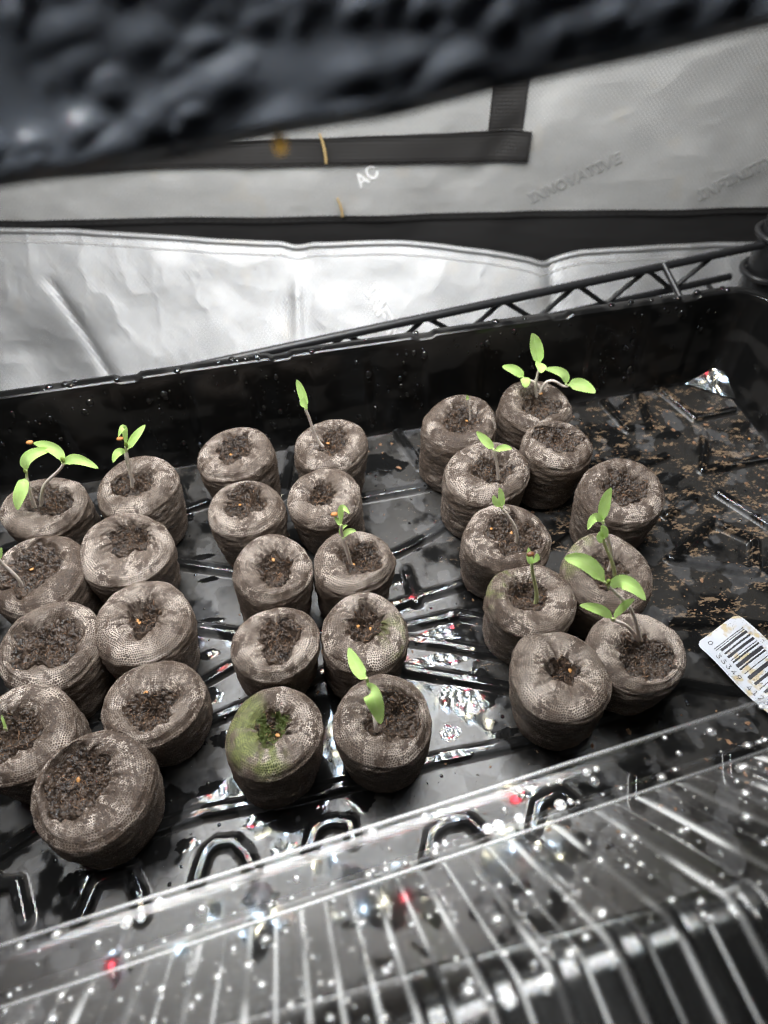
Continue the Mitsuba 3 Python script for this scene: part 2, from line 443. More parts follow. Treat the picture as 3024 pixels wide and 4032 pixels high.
# ---------------------------------------------------------------- measured layout (millimetres, tray frame)
PELLETS = [
    ('A1', -108.7, 232.4, 18.8, 36, 0.12, 0.12, 0.7, 0.6, 2.0),
    ('A2', -67.6, 237.1, 19.4, 35, -0.12, 0, 0.55, 0.5, 2.5),
    ('A3', -108.4, 194.9, 20.8, 36, -0.15, 0.05, 0.78, 0.75, 2.5),
    ('A4', -71.9, 199.3, 20.1, 36, 0.05, 0.32, 0.5, 0.5, 3),
    ('A5', -100.0, 158.7, 19.8, 36, -0.1, -0.05, 0.78, 0.66, 3),
    ('A6', -64.9, 161.9, 19.4, 35, 0.02, 0.1, 0.42, 0.5, 4.5),
    ('A7', -107.2, 123.7, 18.8, 36, -0.2, 0, 0.55, 0.6, 4),
    ('A8', -62.0, 126.6, 18.8, 33, 0, -0.22, 0.66, 0.5, 3.5),
    ('A9', -81.6, 98.7, 20.8, 35, -0.25, 0.1, 0.66, 0.66, 3),
    ('B1', -20.8, 247.9, 18.5, 35, 0, 0.12, 0.5, 0.6, 2.5),
    ('B2', 25.5, 241.6, 18.4, 36, 0.08, 0.12, 0.45, 0.65, 3),
    ('B3', -19.4, 212.1, 17.7, 35, 0, 0.15, 0.62, 0.66, 3),
    ('B4', 16.5, 210.0, 17.5, 35, -0.05, 0, 0.42, 0.42, 3),
    ('B5', -10.9, 175.3, 17.3, 36, 0.12, -0.1, 0.5, 0.55, 4),
    ('B6', 23.5, 171.6, 17.2, 36, 0.2, 0, 0.64, 0.72, 4),
    ('B7', -14.1, 140.1, 17.5, 35, 0.1, 0.05, 0.52, 0.72, 3),
    ('B8', 21.3, 136.8, 17.4, 36, 0, 0.2, 0.5, 0.52, 3.5),
    ('B9', -18.8, 105.5, 17.9, 34, 0, 0.06, 0.42, 0.5, 5),
    ('B10', 19.9, 100.2, 18.2, 35, 0.18, 0.12, 0.64, 0.68, 4),
    ('C1', 91.8, 241.4, 18.5, 38, 0, 0, 0.62, 0.66, 4),
    ('C2', 132.8, 245.3, 18.9, 37, 0.05, -0.1, 0.66, 0.6, 4),
    ('C3', 95.1, 208.1, 19.5, 36, 0.15, 0, 0.6, 0.55, 4),
    ('C4', 132.4, 214.7, 17.5, 38, 0, 0.2, 0.75, 0.62, 3),
    ('C5', 90.9, 168.2, 19.2, 36, 0.2, 0, 0.68, 0.7, 4),
    ('C6', 151.7, 182.5, 19.5, 36, 0.05, 0, 0.6, 0.6, 3.5),
    ('C7', 90.8, 136.7, 18.7, 35, -0.1, 0.05, 0.5, 0.52, 4.5),
    ('C8', 127.2, 143.1, 19.3, 34, -0.05, -0.1, 0.55, 0.5, 4.5),
    ('C9', 89.1, 103.0, 19.4, 35, 0.03, 0.06, 0.36, 0.42, 7),
    ('C10', 123.9, 106.8, 19.1, 31, 0.1, -0.15, 0.72, 0.66, 3.5),
]
# pellet, stem points, leaves (base, middle, tip, width), seed coat; millimetres in the tray frame
SEEDLINGS = [
    ('A1', [(-113.0, 233.6, 32.5), (-111.5, 233.3, 39.9), (-109.5, 232.9, 49.2), (-108.3, 232.6, 53.7)], [((-106.8, 232.3, 57.5), (-103.2, 233.6, 64.2), (-93.9, 235.7, 64.2), 4.7), ((-108.9, 232.7, 52.6), (-111.7, 228.2, 49.8), (-116.2, 225.1, 42.1), 5.7)], None),
    ('A1', [(-110.1, 233.8, 32.5), (-107.3, 233.2, 39.9), (-102.3, 232.1, 48.5), (-97.0, 231.0, 53.6), (-90.4, 229.6, 60.7)], [((-89.8, 229.4, 60.7), (-83.6, 228.1, 63.5), (-75.4, 222.3, 61.8), 4.2), ((-90.6, 229.6, 61.6), (-92.5, 234.1, 65.7), (-102.1, 240.3, 65.2), 4.7)], (-103.2, 240.5, 65.8)),
    ('A2', [(-70.3, 238.6, 31.5), (-67.6, 238.0, 43.2), (-66.1, 237.6, 54.4)], [((-65.0, 237.4, 56.1), (-60.6, 239.6, 60.2), (-55.0, 241.4, 64.9), 3.5), ((-65.6, 237.6, 57.3), (-62.9, 237.0, 68.8), (-65.9, 234.5, 66.5), 2.6)], (-65.6, 234.5, 65.4)),
    ('A2', [(-69.5, 240.5, 31.5), (-68.4, 240.2, 44.2), (-67.6, 240.1, 51.1)], [((-67.3, 240.0, 51.7), (-69.9, 238.5, 53.8), (-72.8, 236.0, 50.8), 3.3)], None),
    ('A3', [(-114.2, 189.3, 32.5), (-113.9, 189.3, 46.0), (-114.8, 189.4, 52.4), (-114.8, 189.4, 54.9)], [((-115.1, 189.5, 54.3), (-112.3, 187.9, 58.1), (-109.1, 186.2, 63.6), 2.5), ((-115.2, 189.5, 55.0), (-117.9, 192.1, 56.3), (-120.7, 192.8, 57.9), 3.5)], None),
    ('A7', [(-113.5, 126.4, 32.5), (-112.6, 126.3, 35.4)], [((-113.0, 126.3, 34.6), (-110.8, 125.9, 40.3), (-108.1, 124.3, 48.5), 1.7)], None),
    ('B2', [(21.5, 241.2, 32.5), (18.7, 241.8, 41.1), (16.7, 242.2, 52.8), (15.5, 242.5, 58.3)], [((16.0, 242.4, 59.2), (15.0, 245.7, 65.5), (13.6, 248.0, 71.9), 3.6), ((15.7, 242.4, 58.6), (14.9, 237.5, 66.4), (14.9, 235.5, 72.0), 3.6)], None),
    ('B6', [(22.1, 172.3, 32.5), (20.0, 172.7, 44.8), (19.3, 172.9, 52.6), (19.3, 172.8, 57.1)], [((19.6, 172.8, 57.7), (20.2, 173.7, 66.7), (22.7, 170.1, 66.8), 2.4), ((19.3, 172.8, 57.1), (18.3, 174.1, 58.6), (17.5, 175.3, 60.3), 1.6)], (17.3, 175.3, 61.8)),
    ('B6', [(21.6, 171.9, 32.5), (20.6, 172.1, 43.8), (19.6, 172.3, 49.5)], [((19.6, 172.3, 49.8), (21.9, 172.8, 52.5), (25.1, 172.2, 52.7), 2.4), ((19.4, 172.3, 49.8), (19.3, 173.4, 54.1), (22.1, 173.8, 55.2), 1.6)], None),
    ('B10', [(17.2, 97.5, 31.5), (16.7, 100.6, 43.5), (16.7, 105.8, 47.7), (16.3, 106.9, 52.2)], [((16.0, 106.9, 54.7), (13.8, 112.5, 53.5), (12.1, 119.0, 56.2), 4.5), ((16.6, 105.8, 49.2), (17.0, 99.6, 54.0), (18.2, 95.2, 41.7), 6.0)], None),
    ('C1', [(97.0, 243.0, 34.5), (95.4, 243.4, 44.7), (94.5, 243.6, 48.0)], [((94.5, 243.6, 47.4), (94.4, 243.6, 48.6), (94.0, 243.7, 50.7), 1.4)], None),
    ('C2', [(135.4, 251.3, 33.5), (134.1, 251.6, 39.1), (133.4, 251.7, 47.6), (133.6, 251.7, 52.0)], [((133.0, 251.8, 55.8), (131.5, 255.2, 63.9), (128.5, 256.9, 71.3), 6.0), ((133.3, 251.8, 56.6), (131.2, 246.1, 59.2), (130.1, 242.2, 58.5), 5.5)], None),
    ('C2', [(138.3, 254.3, 33.5), (136.2, 254.8, 39.8), (132.7, 255.5, 42.3), (128.6, 256.4, 43.8)], [((128.2, 256.5, 44.8), (123.9, 258.5, 48.5), (117.8, 260.8, 50.1), 4.6), ((128.7, 256.4, 44.4), (127.4, 251.6, 46.2), (126.6, 248.7, 44.6), 4.6)], None),
    ('C2', [(136.7, 251.4, 33.5), (137.5, 251.2, 41.2), (139.9, 250.7, 44.8), (143.5, 249.9, 44.2), (146.9, 249.2, 41.7), (150.0, 248.5, 41.3)], [((148.6, 248.8, 42.6), (146.5, 251.3, 48.2), (137.8, 254.2, 50.1), 4.3), ((150.1, 248.5, 41.9), (156.4, 247.2, 41.8), (162.3, 241.8, 40.0), 6.2)], None),
    ('C3', [(98.8, 202.9, 32.5), (96.6, 203.4, 43.0), (94.2, 203.9, 51.8)], [((94.1, 204.0, 52.6), (90.9, 206.7, 55.9), (87.1, 209.5, 59.8), 3.7), ((94.8, 203.8, 51.4), (98.7, 204.0, 52.4), (102.2, 202.2, 52.5), 2.8)], None),
    ('C5', [(94.6, 166.5, 32.5), (92.2, 167.0, 43.0), (88.6, 167.8, 50.2), (85.6, 168.4, 55.1)], [((85.3, 168.5, 56.0), (85.0, 169.6, 60.7), (83.8, 170.8, 65.8), 2.8), ((84.7, 168.6, 56.3), (82.5, 169.1, 59.6), (81.3, 169.3, 63.4), 2.6)], None),
    ('C7', [(92.3, 135.9, 31.5), (90.8, 136.2, 40.9), (87.4, 136.9, 53.6), (86.5, 137.1, 58.3)], [((86.5, 137.1, 58.6), (85.0, 137.4, 62.5), (83.7, 137.7, 69.0), 2.3), ((86.6, 137.1, 58.9), (86.9, 136.0, 63.3), (86.6, 136.1, 66.5), 2.5)], (83.9, 135.6, 67.6)),
    ('C8', [(128.3, 144.3, 30.5), (128.0, 144.4, 35.6), (122.7, 145.5, 52.7), (118.5, 146.4, 63.0)], [((118.2, 146.5, 64.4), (118.3, 149.5, 70.6), (120.0, 151.2, 78.2), 4.3), ((118.2, 146.5, 63.5), (113.9, 146.4, 67.7), (110.7, 144.0, 64.1), 3.3)], None),
    ('C8', [(129.8, 141.1, 30.5), (126.4, 141.8, 39.7), (120.9, 143.0, 51.4), (119.1, 143.4, 55.4)], [((119.2, 143.3, 54.8), (116.4, 142.9, 59.2), (115.6, 143.1, 62.7), 3.1), ((119.1, 143.4, 56.6), (117.9, 143.6, 61.4), (115.9, 144.0, 65.2), 3.3)], None),
    ('C10', [(127.4, 110.7, 27.5), (122.1, 111.8, 41.7), (115.7, 113.2, 55.3), (109.3, 114.5, 63.9), (105.4, 115.4, 68.8)], [((103.1, 115.9, 71.7), (96.3, 120.4, 79.4), (90.0, 123.8, 78.9), 5.3), ((105.8, 115.3, 67.0), (109.5, 113.5, 72.8), (115.4, 107.1, 68.9), 5.0)], None),
    ('C10', [(125.9, 111.0, 27.5), (120.5, 112.2, 38.6), (115.8, 113.2, 43.6), (112.3, 113.9, 45.4)], [((111.8, 114.0, 46.8), (105.8, 116.3, 52.2), (99.3, 118.7, 53.1), 3.7), ((112.8, 113.8, 46.7), (112.7, 112.8, 56.9), (114.7, 111.4, 63.5), 3.1)], None),
]
SEEDS = [
    ('A3', -111.6, 199.4),
    ('A6', -68.1, 164.9),
    ('A6', -67.2, 162.9),
    ('A8', -64.3, 130.7),
    ('A9', -87.1, 102.6),
    ('B1', -22.8, 248.2),
    ('B2', 24.3, 244.3),
    ('B3', -21.4, 214.3),
    ('B5', -10.2, 179.0),
    ('B6', 23.1, 172.4),
    ('B8', 18.6, 139.6),
    ('B8', 23.6, 138.5),
    ('B9', -18.3, 105.3),
    ('C1', 95.5, 243.6),
    ('C2', 136.9, 250.4),
    ('C2', 136.8, 258.3),
    ('C5', 84.8, 173.1),
    ('C5', 94.0, 171.7),
    ('C8', 124.0, 132.3),
    ('C9', 94.1, 104.1),
    ('C10', 128.0, 117.9),
    ('T', 256.9, 226.9),
]
RIDGES = [
    [(-134, 91), (-125, 95), (-112, 101), (-101, 103)],
    [(-101, 103), (-70, 91), (-51, 93), (-16, 91), (7, 91), (39, 93), (75, 92), (89, 92)],
    [(-103, 141), (-91, 143)],
    [(-54, 127), (-38, 131), (-28, 133)],
    [(-103, 141), (-119, 135)],
    [(-51, 146), (-36, 152)],
    [(-53, 176), (-34, 168), (-7, 157)],
    [(-58, 213), (-32, 202), (-19, 197)],
    [(46, 167), (73, 170), (86, 173)],
    [(43, 154), (67, 155), (78, 150)],
    [(39, 148), (57, 141), (81, 130)],
    [(38, 133), (77, 116)],
    [(8, 278), (-1, 245)],
    [(67, 278), (74, 248), (81, 247)],
    [(38, 233), (76, 233), (88, 233)],
    [(30, 193), (48, 195), (67, 202), (82, 210), (89, 213)],
    [(-56, 255), (-51, 246), (-41, 248)],
    [(-57, 270), (-51, 247)],
    [(191, 273), (195, 249), (207, 248), (214, 274)],
    [(229, 275), (236, 249), (260, 250)],
    [(234, 236), (220, 211), (259, 211)],
    [(220, 194), (233, 170)],
    [(176, 162), (207, 178), (221, 162), (211, 146), (177, 161)],
    [(159, 129), (182, 124), (200, 118)],
    [(150, 101), (165, 94), (179, 89)],
    [(120, 182), (139, 192), (150, 196)],
    [(187, 187), (205, 194)],
    [(50, 184), (50, 165)],
    [(-55, 70), (-51, 79), (-47, 81), (-41, 80), (-37, 75), (-35, 69)],
    [(-95, 67), (-90, 78), (-86, 78), (-78, 77), (-75, 70), (-74, 63)],
    [(-127, 86), (-124, 84), (-118, 83), (-114, 70)],
    [(-14, 72), (-11, 78), (-5, 79), (2, 77), (2, 71)],
    [(27, 59), (31, 67), (36, 69), (45, 69), (49, 63)],
    [(68, 60), (73, 68), (83, 70), (87, 64)],
]
EXTRA_RIDGES = [[(-165, 86), (-161, 80), (-152, 79), (-146, 66)], [(-205, 86), (-199, 80), (-190, 79), (-184, 66)],
                [(110, 60), (114, 68), (122, 70), (128, 64)], [(150, 60), (154, 68), (163, 70), (168, 64)], [(89, 92), (150, 101)],
                [(-119, 135), (-170, 120)], [(-58, 213), (-90, 216), (-140, 205)], [(-88, 183), (-53, 176)], [(-140, 240), (-88, 252), (-57, 250)],
                [(8, 278), (-1, 245), (-30, 228)], [(180, 89), (240, 80)], [(-7, 157), (46, 167)], [(-28, 133), (39, 148)],
                [(-91, 143), (-54, 127)], [(-134, 91), (-200, 60)], [(110, 212), (140, 226), (190, 230)], [(160, 215), (205, 225)]]
PUDDLES = [(62, 117, 13, 9, .9), (48, 135, 12, 3.5, .8), (60, 134, 14, 3.2, .7), (55, 146, 12, 4, .7), (62, 152, 10, 2.5, .6), (-97, 79, 6, 4.6, .9), (-47, 100, 7, 5, .8),
           (-30, 86, 9, 3, .7), (-58, 83, 6, 3, .6), (8, 84, 6, 4.5, .8), (-8, 88, 4, 4, .7), (46, 92, 7, 3.5, .8), (40, 72, 12, 3, .8), (72, 74, 9, 3, .7), (-22, 73, 8, 2.6, .7),
           (-54, 243, 7, 6, .9), (-56, 262, 8, 5, .8), (-90, 250, 4, 7, .8), (50, 256, 12, 8, .7), (62, 252, 6, 5, .7), (2, 255, 6, 9, .8), (78, 256, 6, 7, .8), (-45, 214, 8, 2.4, .6),
           (-43, 200, 7, 2.2, .5), (-45, 177, 9, 2.4, .6), (-45, 160, 6, 3, .6), (-47, 140, 7, 4.5, .7), (-42, 120, 6, 4, .7), (45, 180, 8, 4, .5), (57, 196, 5, 3, .5), (38, 160, 6, 3, .6),
           (48, 102, 5, 4, .6), (70, 97, 6, 3, .6), (-90, 148, 3, 3, .6), (-97, 138, 7, 2.5, .6), (215, 240, 9, 4, .5), (190, 120, 6, 4, .4), (150, 120, 5, 3, .4), (200, 210, 10, 5, .4)]
PELLET_LABELS = [
    'pellet at the far left of the back row with two tall seedlings',
    'pellet beside the back wall, second from the left, with a pale rim and short seedlings',
    'half cut off pellet at the left edge with a bent stem and wide dark soil',
    'empty left cluster pellet with dark soil spilled to its back rim',
    'pellet at the left edge with a very wide ragged hole and no seed or stem',
    'left cluster pellet with a small round hole and two orange seeds',
    'cut off pellet at the lower left edge with one tiny green sprout',
    'left cluster pellet with torn net and soil spilled over its front, one tan seed',
    'dark soil-smeared pellet nearest the front left, low in the left cluster',
    'empty light netted pellet with a cracked rim by the back wall, middle cluster',
    'pellet against the back wall with one tall upright seedling',
    'pellet with dark crumbly soil reaching its back rim, in the middle cluster second row left',
    'pellet with a small centred hole and dry brown rim, middle cluster second row right',
    'pellet with one orange seed in deep soil, middle cluster third row left',
    'pellet with a forked curly seedling in the middle cluster',
    'pellet with an upright ragged soil patch and a brown fibre on its net, middle cluster',
    'pellet with two orange seeds at the front of its hole and faint green net',
    'pellet covered in green algae on its left side at the middle front',
    'pellet whose broad leaf hangs toward the viewer, middle front beside the algae pellet',
    'leaning pellet with one very short yellow sprout behind the right cluster',
    'rearmost right pellet with three spreading seedlings near the tray back wall',
    'right cluster pellet whose seedling has one leaf up and one leaf level',
    'tall empty pellet with soil heaped over its whole top, behind the right cluster',
    'right cluster pellet with a slanted seedling and a tan flake on its rim',
    'isolated empty pellet with a round hole at the right of the right cluster',
    'pellet with greenish left rim and a seedling wearing a dark seed coat',
    'pellet with two upright seedlings, one still closed, in the right cluster',
    'pellet with a narrow deep hole and one bright orange seed, front of the right cluster',
    'torn open pellet with two leafy seedlings beside the bar code sticker']
SEEDLING_LABELS = [
    'left one of two seedlings in the far left back pellet, one leaf hanging down',
    'right one of two far left back seedlings, brown seed coat on one leaf tip',
    'seedling with one raised and one curled yellow leaf, second pellet from the left',
    'short companion seedling with a drooping left leaf in the second pellet from the left',
    'bent bare stem leaning out of the picture at the left edge',
    'tiny green sprout in the cut off pellet at the lower left edge',
    'tall slim seedling with one long upright leaf against the black back wall',
    'curly seedling with an orange seed coat on its tip in the middle cluster',
    'shorter companion with a level right leaf in the curly seedling pellet',
    'seedling with a broad leaf hanging toward the viewer at the middle front',
    'shortest pale sprout with a yellow tip in the leaning back pellet',
    'middle one of three seedlings at the right back, one long leaf upright',
    'left one of three seedlings at the right back, with two small leaves',
    'right one of three seedlings at the right back, stem arching to the right',
    'seedling with one leaf up left and one leaf level right in the right cluster',
    'slanted seedling with two small upright leaves in the right cluster',
    'upright seedling with a dark brown seed coat between short leaves',
    'taller of two seedlings with one long upright leaf, right cluster',
    'lower seedling with closed leaves beside the tall upright leaf, right cluster',
    'large seedling with two long spread leaves beside the bar code sticker',
    'low seedling with two thin bright leaves under the large spread leaves']
SEED_LABELS = [
    'orange seed on the wide dark soil of the left edge pellet',
    'upper orange seed in the small round hole of a left cluster pellet',
    'lower orange seed in the small round hole of a left cluster pellet',
    'tan seed in the torn pellet with soil spilled over its front',
    'thin orange seed on the dark soil-smeared pellet at the front left',
    'orange seed in the empty cracked rim pellet by the back wall',
    'orange seed at the foot of the tall slim seedling by the back wall',
    'rusty orange seed at the front of the crumbly soil in the middle cluster',
    'orange seed in deep soil, middle cluster third row left pellet',
    'orange seed at the foot of the curly seedling',
    'left one of two seeds at the front of a hole in the middle cluster',
    'right one of two seeds at the front of a hole in the middle cluster',
    'tan seed in the dark hole of the algae covered pellet',
    'orange seed beside the shortest pale sprout at the back',
    'orange seed at the foot of the three seedlings at the right back',
    'orange seed behind the stems of the three right back seedlings',
    'pale tan flake on the rim left of the slanted seedling',
    'orange seed in the soil at the foot of the slanted seedling',
    'brown seed stuck on the outer front of the two seedling pellet',
    'bright orange seed in the narrow deep hole of the front right pellet',
    'orange seed behind the stems of the large spread leaf seedling',
    'orange seed lying alone on the tray floor at the right wall']
FLAKES = [(-13.3, 234.79999999999998), (-45.1, 52.4), (-41.5, 30.1), (-34.8, 2.6), (-31.2, -13.1)]
FLAP_EDGE = [(-57.3, 229.8), (-52.0, 230.6), (-39.0, 232.1), (-26.2, 233.9), (-13.3, 235.9), (0.7, 237.6), (16.9, 240.6), (34.6, 243.5), (49.4, 246.2), (55.0, 247.1)]

# ---------------------------------------------------------------- the setting: tent floor under the shelf
x, y = np.meshgrid(np.linspace(-700, 800, 60), np.linspace(-200, 470, 40), indexing='ij')
v = tent(x, y, -150 + 5 * fb(P3(x * 0.012, y * 0.012, 1)))
key = obj('tent_floor', tm(v.reshape(-1, 3), grid_faces(60, 40)), 'silver_cloth', smooth=True, uv=np.stack([x.ravel(), y.ravel()], 1))
tag(key, 'silver tent floor under the wire shelf', kind='structure')

# crinkled dark flap hanging close in front of the camera, across the top of the view
ez = PchipInterpolator([-140] + [q[0] for q in FLAP_EDGE] + [140], [FLAP_EDGE[0][1] - 8] + [q[1] for q in FLAP_EDGE] + [FLAP_EDGE[-1][1] + 10])
n1, n2 = 460, 170
a, b = np.meshgrid(np.linspace(-120, 120, n1), np.linspace(0, 1, n2) ** 1.4 * 85, indexing='ij')   # b runs up the cloth from its hem
lump = np.zeros_like(a)
rg = np.random.default_rng(31)
for k in range(520):
    ca, cb, sg = rg.uniform(-80, 80), rg.uniform(1, 50), rg.uniform(1.2, 2.8)
    el = sg * rg.uniform(.8, 1.8)
    lump = np.maximum(lump, rg.uniform(.25, .55) * sg * np.exp(-((a - ca) / el) ** 2 - ((b - cb) / sg) ** 2))
w = 2.5 * fb(P3(a * 0.07, b * 0.09, 0.5), 2, 3) + lump
w = w * np.clip(b / 1.5, 0.15, 1)
z0 = ez(a)
v = tent(a, 95 + .47 * (z0 - 230) + .425 * b - .905 * w, z0 + .905 * b + .425 * w)
back = tent(a[:, :40], (95 + .47 * (z0 - 230) + .425 * b + 1.2)[:, :40], (z0 + .905 * b - .3)[:, :40])
f1, f2 = grid_faces(n1, n2), grid_faces(n1, 40)[:, ::-1] + n1 * n2
i = np.arange(n1 - 1)
hem = np.stack([i * n2, (i + 1) * n2, (i + 1) * 40 + n1 * n2, i * 40 + n1 * n2], 1)
key = obj('tent_flap', tm(np.vstack([v.reshape(-1, 3), back.reshape(-1, 3)]), np.vstack([f1, f2, hem])), 'dark_sheet', smooth=50)
tag(key, 'blurred crinkled blue black flap hanging across the top of the picture', 'tent flap')

# ---------------------------------------------------------------- tent wall: silver cloth, black seam, webbing, printed words
wall = thing('tent_wall', 'silver tent wall with black webbing straps and printed words behind the shelf', 'tent wall')
WY = 560.0


def wall_bulge(x, z):
    return 7 * (fb(P3(x * 0.012, z * 0.018, 2), 3, 11) - 0.5) + 5 * np.exp(-((x - 60 - 0.8 * z) / 14.0) ** 2) * (fb(P3(x * 0.03, z * 0.03, 4), 2) - 0.2)


xs = np.linspace(-620, 620, 250)
lz = np.full(250, 240.0)
ts = np.linspace(0, 1, 70)
X, t = np.meshgrid(xs, ts, indexing='ij')
Z = -60 + (lz[:, None] + 60) * t
Yv = WY + wall_bulge(X, Z)
uvw = np.stack([X.ravel(), Z.ravel()], 1)
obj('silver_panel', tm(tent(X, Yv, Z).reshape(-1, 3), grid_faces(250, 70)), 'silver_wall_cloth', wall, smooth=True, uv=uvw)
def strip(x0, x1, zlo, zhi, off, mat_, name, thick=1.6, nx=160, nzz=6, swap=False):
    """A flat band of cloth lying just proud of the wall."""
    xx = np.linspace(x0, x1, nx)
    lo, hi = (np.interp(xx, *zlo) if isinstance(zlo, tuple) else np.full(nx, zlo)), (np.interp(xx, *zhi) if isinstance(zhi, tuple) else np.full(nx, zhi))
    wav = 1.4 * (fb(P3(xx * 0.03, zhi if np.isscalar(zhi) else 3.0, off), 2, 8) - 0.5) * (name == 'webbing_strap') * (not swap)
    lo, hi = lo + wav, hi + wav
    tt = np.linspace(0, 1, nzz)
    xg, tg = np.meshgrid(xx, tt, indexing='ij')
    zg = lo[:, None] + (hi - lo)[:, None] * tg
    yg = WY + wall_bulge(xg, zg) - off
    front = tent(xg, yg, zg).reshape(-1, 3)
    back = tent(xg, yg + thick, zg).reshape(-1, 3)
    f = grid_faces(nx, nzz)
    n = len(front)
    edge = []
    for ring in ([i * nzz for i in range(nx)], [i * nzz + nzz - 1 for i in range(nx)], list(range(nzz)), list(range((nx - 1) * nzz, nx * nzz))):
        edge += [[p_, q_, q_ + n, p_ + n] for p_, q_ in zip(ring[:-1], ring[1:])]
    m = tm(np.vstack([front, back]), np.vstack([f, f[:, ::-1] + n, edge]))
    uv = np.c_[(zg if swap else xg).ravel(), (xg if swap else zg).ravel()]
    return obj(name, m, mat_, wall, smooth=True, uv=np.vstack([uv, uv]))


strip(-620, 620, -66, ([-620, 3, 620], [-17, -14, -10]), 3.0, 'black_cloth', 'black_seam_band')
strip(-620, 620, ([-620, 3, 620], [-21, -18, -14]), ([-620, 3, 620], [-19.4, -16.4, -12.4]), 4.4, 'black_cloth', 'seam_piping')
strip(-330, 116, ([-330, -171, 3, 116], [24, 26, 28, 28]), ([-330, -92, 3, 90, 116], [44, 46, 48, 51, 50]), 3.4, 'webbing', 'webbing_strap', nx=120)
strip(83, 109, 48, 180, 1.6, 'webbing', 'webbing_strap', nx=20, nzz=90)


def wall_text(text, x, z, ang, h, m_, off=0.5, surf=None):
    t_ = meshkit.text_mesh(text, h, 0.3, bold=True)
    t_ = t_.subdivide_to_size(4.0)
    c, s = math.cos(ang), math.sin(ang)
    vx, vz = t_.vertices[:, 0], t_.vertices[:, 1]
    gx, gz = x + vx * c - vz * s, z + vx * s + vz * c
    sy = surf(gx, gz) if surf else WY + wall_bulge(gx, gz)
    return tm(tent(gx, sy - off - t_.vertices[:, 2], gz), t_.faces)


obj('printed_word', wall_text('AC', -16, 8, math.radians(33), 10, 'white_print'), 'white_print', wall, smooth=False)
obj('printed_word', wall_text('INNOVATIVE', 124, -8, math.radians(27), 8.5, 'grey_print'), 'grey_print', wall, smooth=False)
obj('printed_word', wall_text('INFINITY', 262, -6, math.radians(30), 9, 'grey_print'), 'grey_print', wall, smooth=False)

# bits of dried plant stuck to the flap and the tent wall
fl_ = trimesh.creation.icosphere(3)
fv = np.array(fl_.vertices) * [1.0, .4, 1.3]
fv *= (1 + .5 * (fb(fv * 1.5 + 5, 3)[:, None] - .5))
key = obj('tan_flake', tm(tent(fv[:, 0] + FLAKES[0][0], fv[:, 1] + 97.6, fv[:, 2] + FLAKES[0][1]), fl_.faces), 'tan_leaf', smooth=True)
tag(key, 'blurred tan plant flake stuck to the hem of the dark flap', 'plant debris')
for (x0, z0), (x1, z1), lab_ in ((FLAKES[1], FLAKES[2], 'thin dry tan stalk hanging across the black webbing strap'), (FLAKES[3], FLAKES[4], 'short dry tan stalk touching the black seam under the strap')):
    pp = np.array([[x0, z0], [x0 * .6 + x1 * .4 + 1.0, z0 * .6 + z1 * .4], [x1, z1]])
    sp_ = spline(np.c_[pp, [0, 0, 0]], 14)
    key = obj('dry_stalk', tube(tent(sp_[:, 0], WY - 6.5, sp_[:, 1]), .9 + .5 * nz(np.c_[np.arange(14.), np.zeros((14, 2))]), 8), 'tan_skin', smooth=True)
    tag(key, lab_, 'plant debris')

# ---------------------------------------------------------------- spill tray liner in front of the tent wall, with hem and folds
liner = thing('spill_liner', 'bright silver creased liner with a stitched hem between shelf rail and tent wall', 'liner')
hx = np.array([-620, -309, -252, -155, -84, -68, -52, 3, 80, 120, 135, 150, 167, 310, 620.0])
hz = np.array([10, -14, -15.5, -20.5, -24, -27, -24.5, -23, -29, -35, -38.5, -34, -31, -27, -20.0])


def liner_y(x, z):
    """The slumped panel leans back: its foot is nearer the shelf than its hem."""
    t_ = (z + 150) / 125.0
    y_ = 425 + 105 * t_
    y_ = y_ + 5 * (fb(P3(x * 0.011, z * 0.016, 3), 3, 21) - 0.5) * 2
    y_ = y_ - 6.0 * np.exp(-np.abs(x + 68 - 0.03 * z) / 7.0) * np.clip((-30 - z) / 25, 0, 1) + 4.0 * np.exp(-((x + 68) / 22.0) ** 2)
    y_ = y_ + 4.0 * np.exp(-np.abs(x - 140 + 0.1 * (z + 40)) / 9.0)
    d = (x + 262) * 0.80 + (z + 60) * 0.60
    y_ = y_ + 3.2 * np.exp(-np.abs(d / 3.0)) * np.clip((40 + z) / -10, 0, 1) + 8 * np.exp(-(((x + 285) / 30) ** 2 + ((z + 95) / 22) ** 2))
    return y_


xs = np.linspace(-620, 620, 420)
hzz = PchipInterpolator(hx, hz)(xs)
ts = np.linspace(0, 1, 110)
X, t = np.meshgrid(xs, ts, indexing='ij')
Z = -150 + (hzz[:, None] + 150) * t
obj('panel', tm(tent(X, liner_y(X, Z), Z).reshape(-1, 3), grid_faces(420, 110)), 'silver_cloth', liner, smooth=True, uv=np.stack([X.ravel(), Z.ravel()], 1))
obj('hem_piping', tube(tent(xs, liner_y(xs, hzz) - 0.5, hzz), 2.4, 8), 'silver_cloth', liner, smooth=True, uv=np.r_[np.c_[np.repeat(xs, 8), np.tile(np.arange(8.), 420)], [[0, 0], [0, 0]]])
obj('stitch_line', tube(tent(xs, liner_y(xs, hzz - 6.5) - 0.4, hzz - 6.5), 0.55, 5), 'grey_print', liner, smooth=True)
obj('printed_word', wall_text('INFINITY', -14, -52, math.radians(-55), 10, 'pale_print', surf=liner_y, off=0.6), 'pale_print', liner, smooth=False)

